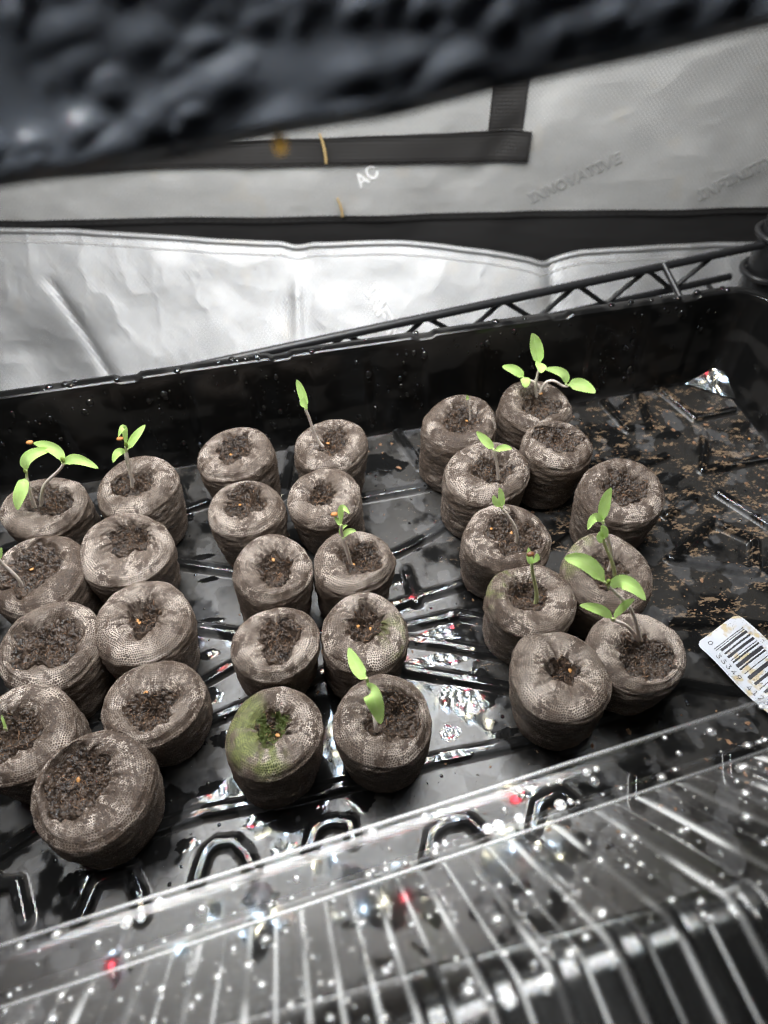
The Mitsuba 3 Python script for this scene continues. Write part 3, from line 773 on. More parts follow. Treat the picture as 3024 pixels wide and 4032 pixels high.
# ---------------------------------------------------------------- wire shelf rail and post behind the tray
shelf = thing('wire_shelf', 'black wire shelf with zigzag edge rail and round post behind the tray', 'shelf')
A, B = np.array([-170, 318.0]), np.array([348, 376.5])
rl = np.linalg.norm(B - A)
rd = (B - A) / rl
at = lambda s, z: np.array([A[0] + rd[0] * s, A[1] + rd[1] * s, z])
obj('rail', tube([at(0, 22), at(rl, 22)], 2.7, 12), 'black_enamel', shelf)
obj('rail', tube([at(0, 1.5), at(rl - 18, 1.5)], 2.4, 12), 'black_enamel', shelf)
s = 40.0
k = 0
while s + 26 < rl - 22:
    za, zb = (1.5, 22) if k % 2 == 0 else (22, 1.5)
    obj('brace', tube([at(s, za), at(s + 26, zb)], 1.6, 8), 'black_enamel', shelf)
    s += 26
    k += 1
obj('brace', tube([at(rl - 80, 24), [at(rl - 80, 0)[0] + 8, at(rl - 80, 0)[1] - 46, 2]], 2.0, 10), 'black_enamel', shelf)
obj('rail', tube([[300, 322, 1], [420, 318, 1]], 2.1, 12), 'black_enamel', shelf)
for k in range(8):
    obj('deck_wire', tube([[-170 + k * 70, -40, -7.5], [-170 + k * 70, 324 + k * 8, -7.5]], 1.6, 8), 'black_enamel', shelf)
post = np.array([363.0, 381.0])
m = trimesh.creation.cylinder(13, 560, sections=48)
m.apply_translation((post[0], post[1], 130))
obj('post', m, 'black_enamel', shelf)
for z in (26, -2):
    m = trimesh.creation.torus(15.5, 2.2, 48, 12)
    m.apply_translation((post[0], post[1], z))
    obj('clamp_ring', m, 'black_enamel', shelf)

# ---------------------------------------------------------------- the black seed tray
tray = thing('seed_tray', 'wet black plastic seed tray with ribbed floor holding the peat pellets', 'tray')
TX0, TX1, TY0, TY1 = -272.0, 266.0, 27.0, 277.5

segs = []
for line in RIDGES + EXTRA_RIDGES:
    for p0, p1 in zip(line[:-1], line[1:]):
        n = max(2, int(np.hypot(p1[0] - p0[0], p1[1] - p0[1]) / 0.4))
        segs.append(np.linspace(p0, p1, n))
ridge_tree = cKDTree(np.vstack(segs))


def floor_z(x, y):
    p = np.stack([np.ravel(x), np.ravel(y)], 1)
    d = ridge_tree.query(p, distance_upper_bound=6)[0].reshape(np.shape(x))
    d = np.minimum(d, 6.0)
    q_ = np.clip((3.3 - d) / 1.7, 0, 1)
    z = 2.5 * q_ * q_ * (3 - 2 * q_)
    sag = 0.5 * (fb(P3(np.asarray(x) * 0.02, np.asarray(y) * 0.02, 1), 2, 31) - 0.5)
    return z + sag


gx, gy = np.arange(TX0, TX1 + 0.1, 0.9), np.arange(TY0, TY1 + 0.1, 0.9)
X, Yg = np.meshgrid(gx, gy, indexing='ij')
obj('floor', tm(P3(X, Yg, floor_z(X, Yg)).reshape(-1, 3), grid_faces(len(gx), len(gy))), 'tray_plastic', tray, smooth=True)


def rounded_loop(x0, x1, y0, y1, r, step=2.0):
    """Points and outward normals of a rounded rectangle, with running length."""
    pts, nr = [], []
    for (cx, cy, a0) in ((x1 - r, y0 + r, -90), (x1 - r, y1 - r, 0), (x0 + r, y1 - r, 90), (x0 + r, y0 + r, 180)):
        for a_ in np.radians(np.linspace(a0, a0 + 90, 10)):
            pts.append((cx + r * math.cos(a_), cy + r * math.sin(a_)))
            nr.append((math.cos(a_), math.sin(a_)))
    pts, nr = np.array(pts), np.array(nr)
    P_, N_ = [], []
    for i in range(len(pts)):
        j = (i + 1) % len(pts)
        n = max(1, int(np.linalg.norm(pts[j] - pts[i]) / step))
        for k_ in range(n):
            P_.append(pts[i] + (pts[j] - pts[i]) * k_ / n)
            q = nr[i] + (nr[j] - nr[i]) * k_ / n
            N_.append(q / np.linalg.norm(q))
    return np.array(P_), np.array(N_)


LP, LN = rounded_loop(TX0, TX1, TY0, TY1, 13)
arc = np.r_[0, np.cumsum(np.linalg.norm(np.diff(LP, axis=0), axis=1))]
wprof = [(-0.4, -0.6), (0.6, 0.3), (1.2, 1.5), (1.6, 4), (2.5, 14), (3.3, 26), (4.0, 38), (4.7, 50), (5.2, 55.5)]
rprof = [(5.2, 55.5), (5.6, 57.6), (6.6, 58.4), (10.5, 58.4), (11.6, 57.8), (12.0, 56.0), (12.0, 51.0)]


def loft(prof, notch=0.0, ribs=0.0):
    rows = []
    for o, z in prof:
        # shallow upright panels moulded into the wall; small dips along the rim
        pan = ribs * np.clip(np.sin(arc * 2 * np.pi / 62.0) * 6, -1, 1) * np.clip((z - 3) / 6, 0, 1) * np.clip((50 - z) / 5, 0, 1)
        dip = notch * (((arc + 14) % 74.0) < 11)
        rows.append(np.c_[LP + LN * (o + pan)[:, None] if np.ndim(o + pan) else LP + LN * (o + pan), np.full(len(LP), z) - dip])
    return tm(np.vstack(rows), grid_faces(len(prof), len(LP), True))


obj('wall', loft(wprof, ribs=0.9), 'tray_wall_plastic', tray, smooth=35)
obj('rim', loft(rprof, notch=1.5), 'tray_wall_plastic', tray, smooth=35)
fac = tm([[245, 277.6, 0.8], [265, 278.7, 11], [267, 258, 0.8]], [[0, 1, 2]]).subdivide().subdivide().subdivide()
FACET_N = np.array([-0.45, -0.40, 0.80])
fv = np.array(fac.vertices)
fv += FACET_N * (0.5 * fb(fv * 0.12, 2, 3))[:, None]
obj('corner_facet', tm(fv, fac.faces), 'wet_black', tray, smooth=True)

# drops on the back wall, right wall and rim
rng = np.random.default_rng(12)


def wall_offset(z):
    return np.interp(z, [q[1] for q in wprof], [q[0] for q in wprof])


small = []
TINY = trimesh.creation.icosphere(1)
for k in range(700):
    big = k < 150
    z = rng.uniform(5, 54)
    r = (rng.uniform(1.5, 2.1) if k < 22 else rng.uniform(0.8, 1.4)) if big else 0.3 + 0.5 * rng.random() ** 2
    if rng.random() < 0.8:
        x = rng.uniform(-175, 250)
        c, nn = np.array([x, TY1 + wall_offset(z), z]), np.array([0, -1, 0.09])
    else:
        y = rng.uniform(150, 262)
        c, nn = np.array([TX1 + wall_offset(z), y, z]), np.array([-1, 0, 0.09])
    d = drop_mesh(c, nn, r, 0.7, CAP if big else TINY)
    d.vertices[:, 2] = c[2] + (d.vertices[:, 2] - c[2]) * rng.uniform(1.0, 1.4)
    if big:
        obj('water_drop', d, 'wet_black', tray, smooth=True)
    else:
        small.append(d)
# runs of fine drops where water trickled down
for k in range(26):
    x = rng.uniform(-170, 245)
    z0, n = rng.uniform(20, 50), rng.integers(4, 12)
    for q in range(n):
        z = z0 - q * rng.uniform(1.6, 3.2)
        if z > 4:
            small.append(drop_mesh([x + rng.normal(0, 0.4), TY1 + wall_offset(z), z], [0, -1, 0.09], rng.uniform(0.25, 0.5), 0.7, TINY))
for k in range(34):
    x = rng.uniform(-170, 262)
    d = drop_mesh([x, TY1 + rng.uniform(6.8, 10), 58.4], [0, 0, 1], rng.uniform(0.7, 2.0), 0.55)
    obj('water_drop', d, 'wet_black', tray, smooth=True)
# beads on the floor
for k in range(1100):
    x, y = rng.uniform(-170, 255), rng.uniform(40, 272)
    small.append(drop_mesh([x, y, float(floor_z(np.array([x]), np.array([y]))[0])], [0, 0, 1], 0.2 + 0.7 * rng.random() ** 3, 0.5, TINY))
key = obj('fine_water_drops', join(small), 'wet_black', tray, smooth=True)
labels[key] = {'kind': 'stuff'}


# puddles: low lenses of water with ragged outlines
def puddle(cx, cy, rx, ry, h, seed, rag=0.35):
    th = np.linspace(0, 2 * np.pi, 121)[:-1]
    rr = 1 + rag * 2.4 * (fb(P3(np.cos(th) * 1.9 + seed * 3.1, np.sin(th) * 1.9, seed), 4, seed) - 0.5)
    ks = np.r_[0, np.linspace(0.06, 1, 26)]
    rows = []
    for k_ in ks:
        x_, y_ = cx + rx * rr * k_ * np.cos(th), cy + ry * rr * k_ * np.sin(th)
        z_ = floor_z(x_, y_) + (min(rx, ry) ** 2 / 230 + .07 * h) * (1 - k_ ** 2.3) - 0.03 + 0.012 * h * (fb(P3(x_ * 0.25, y_ * 0.25, seed), 2, 5) - 0.5) * (1 - k_)
        rows.append(np.c_[x_, y_, z_])
    return tm(np.vstack(rows), grid_faces(len(ks), len(th), True))


for k, (cx, cy, rx, ry, h) in enumerate(PUDDLES):
    obj('puddle', puddle(cx, cy, rx, ry, h, k + 1), 'wet_black', tray, smooth=True)

# the bar code sticker lying buckled over the ribs
lc = np.array([175.0, 120.0])
ld, wd = np.array([0.36, -0.933]), np.array([0.933, 0.36])


def sticker(a_, b_, off=0.0):
    """a_ along the sticker (0..62), b_ across (-14..14), millimetres."""
    xy = lc + np.multiply.outer(a_, ld) + np.multiply.outer(b_, wd)
    z = 4.4 + 0.8 * np.sin(a_ * 0.16 + 0.5) + 0.4 * np.sin(b_ * 0.35 + a_ * 0.08) + 0.0 * a_
    return np.concatenate([xy, (z + off)[..., None]], -1)


na, nb = 70, 34
A_, B_ = np.meshgrid(np.linspace(0, 62, na), np.linspace(-14, 14, nb), indexing='ij')
# rounded corners: squeeze the ends
cr = 3.0
ins = np.where(A_ < cr, cr - np.sqrt(np.maximum(cr ** 2 - (cr - A_) ** 2, 0)), 0)
Bs = B_ * (14 - ins) / 14
top = sticker(A_, Bs).reshape(-1, 3)
lab = obj('barcode_sticker', tm(top, grid_faces(na, nb)), 'paper', tray, smooth=True, uv=np.c_[A_.ravel() + 100, B_.ravel()])
labels[lab] = {'label': 'dirty white bar code sticker on the tray floor'}
bars = []
pos = 6.0
rng = np.random.default_rng(21)
w95 = [1, 1, 1] + [int(q) for q in rng.choice([1, 1, 2, 2, 3, 4], 26)] + [1, 1, 1, 1, 1] + [int(q) for q in rng.choice([1, 1, 2, 2, 3], 24)] + [1, 1, 1]
for i, q in enumerate(w95):
    wdt = q * 0.42
    if i % 2 == 0:
        ends = -9.3 if (i < 3 or 28 < i < 34) else -7.3
        a2, b2 = np.meshgrid([pos + 0.04, pos + wdt - 0.04], np.linspace(ends, 9.8, 14), indexing='ij')
        bars.append(tm(sticker(a2, b2, 0.06).reshape(-1, 3), grid_faces(2, 14)))
    pos += wdt
obj('printed_bars', join(bars), 'ink', lab, smooth=False)
digits = []
for s_, a0, step in (('0', 2.2, 0), ('33349', 8.5, 2.75), ('41234', 25.0, 2.75)):
    for i, ch in enumerate(s_):
        t_ = meshkit.text_mesh(ch, 2.5, 0.02).subdivide_to_size(0.8)
        a2, b2 = a0 + i * step + t_.vertices[:, 0], -11.6 + t_.vertices[:, 1] + (2.2 if s_ == '0' else 0)
        xy = lc + a2[:, None] * ld + b2[:, None] * wd
        z = sticker(a2[:, None], b2[:, None])
        zz_ = 4.4 + 0.8 * np.sin(a2 * 0.16 + 0.5) + 0.4 * np.sin(b2 * 0.35 + a2 * 0.08) + 0.08
        digits.append(tm(np.c_[xy, zz_], t_.faces))
obj('printed_digits', join(digits), 'ink', lab, smooth=False)

# crumbs of peat strewn on the right half of the floor
rng = np.random.default_rng(8)
cr_ = []
for k in range(900):
    x = 255 - 290 * rng.random() ** 1.5
    y = rng.uniform(50, 270)
    if fb(np.array([[x * 0.05, y * 0.05, 2.0]]), 2, 77)[0] < 0.47:
        continue
    r = 0.2 + 0.6 * rng.random() ** 3
    s_ = trimesh.creation.icosphere(1)
    vv = s_.vertices * [r * rng.uniform(0.8, 2.2), r, r * 0.6]
    an = rng.uniform(0, 6.28)
    c, s = math.cos(an), math.sin(an)
    vv = np.c_[vv[:, 0] * c - vv[:, 1] * s, vv[:, 0] * s + vv[:, 1] * c, vv[:, 2]] * (1 + 0.3 * rng.normal(size=(len(vv), 1)))
    cr_.append(tm(vv + [x, y, float(floor_z(np.array([x]), np.array([y]))[0]) + 0.2], s_.faces))
key = obj('peat_crumbs', join(cr_), 'crumb_skin', smooth=False)
tag(key, 'loose brown peat crumbs scattered over the wet tray floor', kind='stuff')

# ---------------------------------------------------------------- peat pellets
SIDE = PchipInterpolator([0, .03, .12, .45, .70, .84, .92, .97], [.80, .86, .90, .955, 1.0, .995, .95, .86])
SOILS = {}


def pellet(i, x, y, R, H, ou, ov, ru, rv, dep):
    rng = np.random.default_rng(100 + i)
    N = 168
    th = np.linspace(0, 2 * np.pi, N + 1)          # 0 = back, so that the cloth's seam is behind
    cs, sn = np.cos(th), np.sin(th)
    a = rng.uniform(0, 6.28, 8)
    rad = 1 + .022 * np.cos(2 * th + a[0]) + .016 * np.cos(3 * th + a[1])
    circ = lambda f, s_: fb(P3(cs * f + 5 * i, sn * f, s_), 3, i)
    topz = H + 1.3 * np.cos(th + a[2]) + 1.6 * (circ(1.3, 3) - .5)
    rh = .80 * R / np.sqrt((sn / ru) ** 2 + (cs / rv) ** 2) * (1 + .85 * (circ(1.9, 1.0) - .5))
    hx_, hy_ = .8 * R * ou + rh * sn, .8 * R * ov + rh * cs
    d = np.hypot(hx_, hy_)
    k = np.minimum(1, .79 * R / d)
    hx_, hy_ = hx_ * k, hy_ * k
    rows = []
    zf = np.r_[np.linspace(0, .12, 6)[:-1], np.linspace(.12, .97, 46)]
    for z_ in zf:
        r_ = SIDE(z_) * R * rad
        # lower folds of the cloth shift the radius a little
        r_ = r_ * (1 + .012 * np.sin(z_ * 9 + a[3] + 1.5 * np.cos(th + a[4])) * (1 - z_))
        rows.append((r_ * sn, r_ * cs, z_ * topz))
    cx_, cy_ = rows[-1][0], rows[-1][1]
    for t_ in np.linspace(0, 1, 30)[1:]:
        e = 1 - (1 - t_) ** 1.0
        px, py = cx_ + (hx_ - cx_) * e, cy_ + (hy_ - cy_) * e
        lift = .03 * topz * (1 - (1 - min(t_ / .35, 1)) ** 2) - 1.9 * max(0, (t_ - .55) / .45) ** 2.0
        rows.append((px, py, .97 * topz + lift))
    lx, ly, lz_ = rows[-1]
    ccx, ccy = .8 * R * ou, .8 * R * ov
    for t_ in (.12, .24, .36, .48):
        rows.append((lx + (ccx - lx) * t_, ly + (ccy - ly) * t_, lz_ - 1.2 - 11 * t_))
    V = np.array([np.stack(q, 1) for q in rows])   # rings x (N+1) x 3
    seg = np.linalg.norm(np.diff(V, axis=0), axis=2)
    vv = np.vstack([np.zeros((1, N + 1)), np.cumsum(seg, 0)])
    crest = len(zf) - 1
    vv = vv - vv[crest]
    uu = np.broadcast_to(th * R, vv.shape)
    # displacement along the normals: creases running round the side, pleats towards the hole
    m = tm(V.reshape(-1, 3), grid_faces(len(rows), N + 1))
    nrm = np.array(m.vertex_normals).reshape(V.shape)
    nrm[:, 0] = nrm[:, -1] = (nrm[:, 0] + nrm[:, -1])
    nrm /= np.linalg.norm(nrm, axis=2, keepdims=True) + 1e-9
    C3, S3 = np.broadcast_to(cs, vv.shape), np.broadcast_to(sn, vv.shape)
    side = np.clip(-vv / 4, 0, 1)
    topm = np.clip(vv / 2, 0, 1)
    cre = fb(P3(C3 * 3.0 + 9 * i, S3 * 3.0, vv * .55), 3, 40 + i) - .5
    big = fb(P3(C3 * 1.6 + 4 * i, S3 * 1.6, vv * .10), 2, 60 + i) - .5
    ple = fb(P3(C3 * 7 + 3 * i, S3 * 7, vv * .10), 2, 80 + i) - .5
    fin = fb(P3(C3 * 9 + 2 * i, S3 * 9, vv * .9), 3, 90 + i) - .5
    D = side * (1.3 * cre + 1.7 * big + .8 * fin) + topm * (1.6 * ple * np.clip((vv - 1) / 5, 0, 1) + 1.5 * big + .6 * cre + .5 * fin)
    # one rolled fold where the cap of cloth overlaps the side
    fold = np.exp(-((vv + 2.6 + 1.2 * np.cos(th + a[5])) / .55) ** 2) - .8 * np.exp(-((vv + 4.0 + 1.2 * np.cos(th + a[5])) / .7) ** 2)
    D = D + .42 * fold * (.35 + .65 * np.clip(np.cos(th - np.pi + a[6] * .25), 0, 1))
    # upright seam of the net
    D = D + .35 * np.exp(-(((th - a[7]) * R) / .7) ** 2) * side
    D = D * np.clip((V[:, :, 2]) / 2.0, 0, 1)
    V = V + nrm * D[..., None]
    V[..., 0] += LEANS[i][0] * (V[..., 2] - H)
    V[..., 1] += LEANS[i][1] * (V[..., 2] - H)
    V[:, -1] = V[:, 0]
    loc = np.array([x, y])
    to = lambda W_: np.concatenate([loc + W_[..., :1] * RIGHT + W_[..., 1:2] * AHEAD, W_[..., 2:3]], -1)
    key = thing('peat_pellet', PELLET_LABELS[i], 'peat pellet', 'net wrapped peat pellets standing in the tray')
    f = grid_faces(len(rows), N + 1)
    W_ = to(V) + [0, 0, 1.0]
    obj('net_wrap', tm(W_.reshape(-1, 3), f[:, ::-1]), 'netting', key, smooth=True, uv=np.c_[(uu + 1000.0 * i).ravel(), vv.ravel()])
    # soil
    M, K = 200, 56
    th2 = np.linspace(0, 2 * np.pi, M + 1)[:-1]
    rh2x, rh2y = np.interp(th2, th, hx_), np.interp(th2, th, hy_)
    ks = np.linspace(0, 1.24, K) ** .9
    S = []
    for k_ in ks:
        px, py = ccx + (rh2x - ccx) * k_, ccy + (rh2y - ccy) * k_
        edge = np.hypot(px, py)
        lim = np.minimum(1, .86 * R / np.maximum(edge, 1e-6))
        px, py = px * lim, py * lim
        base = np.mean(topz) - 1.5 - dep * np.clip(1 - k_ ** 1.6, 0, 1) - 2.6 * max(0, k_ - .95) / .2
        z_ = base + 3.6 * (fb(P3(px * .26 + 7 * i, py * .22, 1), 2, 7 + i) - .5) + 2.0 * (fb(P3(px * .8 + 7 * i, py * .8, 2), 2, 9 + i) - .5) + 1.5 * (fb(P3(px * 2.1 + 7 * i, py * 2.1, 2), 2, 19 + i) - .5)
        pit = np.exp(-(((px - ccx) - rng_pit[i][0]) ** 2 + ((py - ccy) - rng_pit[i][1]) ** 2) / 5.0)
        z_ = z_ - 3.5 * pit
        S.append(np.stack([px, py, z_], 1))
    S = to(np.array(S)) + [0, 0, 1.0]
    obj('peat', tm(S.reshape(-1, 3), grid_faces(K, M, True)[:, ::-1]), 'mossy_peat' if PELLETS[i][0] in ('B9',) else 'peat', key, smooth=True)
    # loose fibres of peat
    fr = np.random.default_rng(700 + i)
    flat = S[:-8].reshape(-1, 3)
    fs = []
    for q in range(24):
        c = flat[fr.integers(len(flat))] + [0, 0, .15]
        an, L_ = fr.uniform(0, 6.28), fr.uniform(.8, 2.8)
        d = np.array([math.cos(an), math.sin(an), fr.normal(0, .25)]) * L_ / 2
        bend = fr.normal(0, .3, 3)
        fs.append(tube([c - d, c + bend + [0, 0, .15], c + d], [.05, .1, .06], 4, False))
    fk = obj('peat_fibres', join(fs), 'crumb_skin', key, smooth=False)
    labels[fk] = {'kind': 'stuff'}
    return S.reshape(-1, 3)


rp = np.random.default_rng(55)
LEANS = rp.normal(0, .05, (len(PELLETS), 2))
rng_pit = rp.uniform(-4, 4, (len(PELLETS), 2))
for i, q in enumerate(PELLETS):
    SOILS[q[0]] = pellet(i, *q[1:])


def soil_at(name, x, y):
    s_ = SOILS[name]
    d = np.hypot(s_[:, 0] - x, s_[:, 1] - y)
    return s_[np.argsort(d)[:6], 2].mean()


# ---------------------------------------------------------------- seeds lying in the pellets
rng = np.random.default_rng(3)
for (pn, x, y), lab_ in zip(SEEDS, SEED_LABELS):
    s_ = trimesh.creation.icosphere(3)
    v = np.array(s_.vertices) * [1.05, .7, .36]
    v[:, 1] *= 1 - .35 * np.clip(v[:, 0] / 1.35, 0, 1)
    v = v * (1 + .08 * (fb(v * 1.5 + 10, 2)[:, None] - .5))
    an, tl = rng.uniform(0, 6.28), rng.uniform(-.5, .5)
    c, s = math.cos(tl), math.sin(tl)
    v = np.c_[v[:, 0] * c - v[:, 2] * s, v[:, 1], v[:, 0] * s + v[:, 2] * c]
    c, s = math.cos(an), math.sin(an)
    v = np.c_[v[:, 0] * c - v[:, 1] * s, v[:, 0] * s + v[:, 1] * c, v[:, 2]]
    if pn == 'T':
        z = .6
    elif lab_.startswith('brown'):
        z = 22.0
    else:
        z = soil_at(pn, x, y) + .45
    key = obj('seed', tm(v + [x, y, z], s_.faces), 'seed_skin', smooth=True)
    tag(key, lab_, 'seed', 'tomato seeds lying in the tray')


# ---------------------------------------------------------------- seedlings
def blade(base, mid, tip, w, seed, cup=.12):
    """One seed leaf: a lance-shaped blade along a curved midrib, folded a little along it, facing up and to the front."""
    base, mid, tip = (np.asarray(q, float) for q in (base, mid, tip))
    n, m_ = 26, 9
    t = np.linspace(0, 1, n)[:, None]
    c1 = 2 * mid - .5 * (base + tip)
    sp = (1 - t) ** 2 * base + 2 * t * (1 - t) * c1 + t ** 2 * tip
    tg = np.gradient(sp, axis=0)
    tg /= np.linalg.norm(tg, axis=1, keepdims=True)
    hint = np.array([-.13 - .1 * math.sin(seed * 2.4), -.62, .60])
    wd_ = np.cross(tg, hint)
    wd_ /= np.linalg.norm(wd_, axis=1, keepdims=True) + 1e-9
    nr = np.cross(wd_, tg)
    nr *= np.sign(nr @ hint)[:, None]
    tt = t[:, 0]
    prof = np.clip(np.sin(np.pi * np.clip(.10 + .90 * tt, 0, 1) ** 1.05), 0, 1) ** .62
    prof = prof * np.clip(tt / .16, 0, 1) ** .8 * .94 + .06
    prof[-1] = .04
    s_ = np.linspace(-1, 1, m_)
    V = sp[:, None] + wd_[:, None] * (s_[None, :, None] * prof[:, None, None] * w / 2)
    V = V + nr[:, None] * ((cup * w * (s_ ** 2))[None, :, None] * prof[:, None, None] + .05 * w * np.sin(tt * 9 + seed)[:, None, None] * (s_ ** 2)[None, :, None])
    uv = np.stack(np.broadcast_arrays((s_ * .5 + .5)[None, :], tt[:, None]), -1).reshape(-1, 2)
    return tm(V.reshape(-1, 3), grid_faces(n, m_)), uv


for i, ((pn, st, lv, coat), lab_) in enumerate(zip(SEEDLINGS, SEEDLING_LABELS)):
    key = thing('tomato_seedling', lab_, 'seedling', 'tomato seedlings growing in the pellets')
    st = [np.array(q, float) for q in st]
    z0 = soil_at(pn, st[0][0], st[0][1])
    st[0][2] = min(z0, st[1][2] - 2) - 1.2
    n = max(14, 6 * len(st))
    sp = spline(st, n)
    r = np.interp(np.linspace(0, 1, n), [0, .1, .5, 1], [.95, .82, .72, .62])
    if i in (5, 10):
        r = r * .6
    obj('stem', tube(sp, r, 10), 'green_stem_skin' if i in (5, 16, 18) else 'stem_skin', key, smooth=True)
    # fine hairs along the stem
    rh_ = np.random.default_rng(900 + i)
    hairs = []
    for q in range(70):
        k = rh_.integers(2, n)
        d = rh_.normal(size=3)
        d /= np.linalg.norm(d)
        o = sp[k] + (sp[k - 1] - sp[k]) * rh_.random()
        hairs.append(tube([o + d * r[k] * .8, o + d * (r[k] + rh_.uniform(.25, .5))], [.035, .012], 3, False))
    hk = obj('stem_hairs', join(hairs), 'stem_skin', key, smooth=False)
    labels[hk] = {'kind': 'stuff'}
    tops = []
    for j, (b0, m0, t0, w) in enumerate(lv):
        b0 = np.array(b0, float)
        mesh, uv = blade(b0, m0, t0, w * 1.05, i * 1.7 + j)
        obj('leaf', mesh, 'leaf_green', key, smooth=True, uv=uv)
        tops.append(b0)
    top = sp[-1]
    for b0 in tops:
        obj('leaf_stalk', tube(spline([top, (top + b0) / 2 + [0, 0, .1], b0 + (b0 - top) * .12 + [0, 0, .02]], 8), np.linspace(.6, .46, 8), 8), 'green_stem_skin', key, smooth=True)
    if i in (0, 1, 2, 19):
        bd = trimesh.creation.icosphere(2)
        bv = np.array(bd.vertices) * [.8, .8, 1.7]
        obj('bud', tm(bv + np.mean(tops, 0) + [.3, .2, 1.8], bd.faces), 'bud_green', key, smooth=True)
    if coat:
        cd = trimesh.creation.icosphere(3)
        cv = np.array(cd.vertices) * [1.5, 1.0, .9]
        cv *= (1 + .25 * (fb(cv * 1.3 + 3 * i, 2)[:, None] - .5))
        ck = obj('seed_coat', tm(cv + np.array(coat), cd.faces), 'dark_seed_coat_skin' if i == 16 else 'seed_coat_skin', key, smooth=True)
        labels[ck] = {'label': 'old seed coat still stuck on a leaf tip'}

# ---------------------------------------------------------------- clear lid slid forward over the front of the tray
lid = thing('clear_lid', 'clear ribbed plastic dome lid beaded with water at the front of the tray', 'lid')
LA = math.radians(4.2)
LO = np.array([0.0, 58.1])


def lidw(x, y, z):
    """Lid frame: x along its far flange, y away from the camera with 0 at the flange edge."""
    c, s = math.cos(LA), math.sin(LA)
    return np.stack(np.broadcast_arrays(LO[0] + x * c - y * s, LO[1] + x * s + y * c, z), -1)


# profile: flange edge, flange, step, ribbed wall, rounded shoulder, top
prof = [(0, 57.6), (-.3, 59.0), (-1.0, 60.0), (-2.5, 60.7), (-5, 60.9), (-8, 60.5), (-11.2, 59.9), (-12.6, 60.9), (-13.0, 63.0), (-13.4, 65.0), (-14.2, 66.0), (-16.2, 66.6), (-17.2, 67.4)]
wl0, wl1 = np.array([-17.2, 67.4]), np.array([-48.5, 115.0])
for t_ in np.linspace(0, 1, 40)[1:]:
    prof.append(tuple(wl0 + (wl1 - wl0) * t_))
ctr_ = np.array([-54.0, 111.4])
for a_ in np.radians(np.linspace(33.3, 92, 12))[1:]:
    prof.append((ctr_[0] + 6.6 * math.cos(a_), ctr_[1] + 6.6 * math.sin(a_)))
for t_ in np.linspace(0, 1, 30)[1:]:
    prof.append((-54.2 - 150 * t_, 118.0 - 8 * t_))
prof = np.array(prof)
tgp = np.gradient(prof, axis=0)
tgp /= np.linalg.norm(tgp, axis=1, keepdims=True)
npf = np.stack([-tgp[:, 1], tgp[:, 0]], 1)
npf *= np.where(npf[:, 1:2] < 0, -1, 1)
npf[:3] *= 0
xs = np.arange(-265, 265.1, .55)


def rib(x):
    q = np.abs(((x / PITCH) % 1.0) - .5) * PITCH
    return np.clip((3.5 - q) / 1.7, 0, 1)


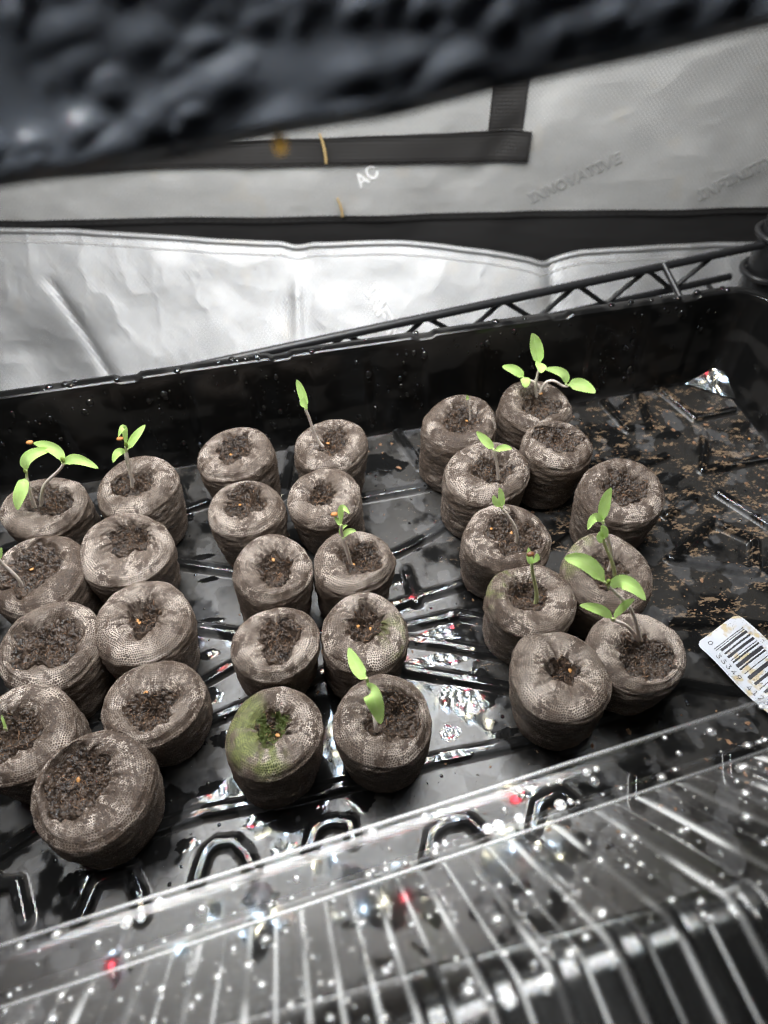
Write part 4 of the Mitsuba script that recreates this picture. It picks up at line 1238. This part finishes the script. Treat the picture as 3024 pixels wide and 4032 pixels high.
idx = np.arange(len(prof))
win = np.clip((idx - 12.5) / 2.0, 0, 1) * np.clip((70 - idx) / 5.0, 0, 1)
RB = rib(xs)[:, None] * win[None] * 2.3
warp = .5 * (fb(P3(xs[:, None] * .03, idx[None] * .05, 1), 2, 3) - .5)
YL = prof[None, :, 0] + npf[None, :, 0] * (RB + warp)
ZL = prof[None, :, 1] + npf[None, :, 1] * (RB + warp)
VL = lidw(xs[:, None] + 0 * YL, YL, ZL)
cut = 13
UVL = np.stack(np.broadcast_arrays(xs[:, None] + 2000 * PITCH, 1.25 * idx[None] + 0.0), -1)
fl = tm(VL[:, :cut].reshape(-1, 3), grid_faces(len(xs), cut))
obj('flange', fl, 'clear_plastic', lid, smooth=30)
cut2 = 12 + 40 + 12
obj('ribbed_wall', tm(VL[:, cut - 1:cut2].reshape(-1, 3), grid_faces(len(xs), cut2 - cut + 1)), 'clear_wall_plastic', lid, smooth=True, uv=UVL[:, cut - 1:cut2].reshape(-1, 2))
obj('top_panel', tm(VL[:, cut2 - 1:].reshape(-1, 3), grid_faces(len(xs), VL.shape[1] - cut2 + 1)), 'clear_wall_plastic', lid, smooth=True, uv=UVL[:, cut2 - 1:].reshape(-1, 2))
ex = np.arange(0, len(xs), 4)
obj('rim_bead', tube(VL[ex, 1], .75, 8), 'sheet_rim', lid, smooth=True)
obj('rim_bead', tube(VL[ex, 11] + [0, 0, -.3], .6, 8), 'sheet_rim', lid, smooth=True)
lm = tm(VL.reshape(-1, 3), grid_faces(len(xs), len(prof)))
LNm = np.array(lm.vertex_normals).reshape(VL.shape)
LNm *= np.where(LNm[..., 2:3] < 0, -1, 1)
rng = np.random.default_rng(17)
BIGCAP = trimesh.creation.icosphere(3)
fine = []


def lid_drop(ix, ip, r, sq=.62, base=CAP):
    return drop_mesh(VL[ix, ip] + LNm[ix, ip] * (.14 * r), LNm[ix, ip], r, sq, base)


ix0, ix1 = np.searchsorted(xs, -120), np.searchsorted(xs, 175)
for k in range(260):
    ix, ip = rng.integers(ix0, ix1), (rng.integers(3, 11) if rng.random() < .3 else rng.integers(14, 62))
    obj('water_drop', lid_drop(ix, ip, .85 + 1.0 * rng.random() ** 2, .75, BIGCAP), 'water', lid, smooth=50)
for k in range(700):
    ix, ip = rng.integers(ix0, ix1), rng.integers(3, len(prof) - 4)
    fine.append(lid_drop(ix, ip, .22 + .3 * rng.random(), .6, TINY))
# chains of drops caught along the flanks of the ribs
for k in range(26):
    c0 = (math.floor(rng.uniform(-110, 165) / PITCH) + .5) * PITCH + rng.choice([-3.4, 3.4, -2.2, 2.2])
    ip0, n = rng.integers(16, 40), rng.integers(6, 18)
    for q in range(n):
        ip = ip0 + q
        if ip < 60:
            fine.append(lid_drop(min(len(xs) - 1, np.searchsorted(xs, c0 + rng.normal(0, .12))), ip, rng.uniform(.4, .68), .7))
key = obj('fine_water_drops', join(fine), 'water', lid, smooth=50)
labels[key] = {'kind': 'stuff'}
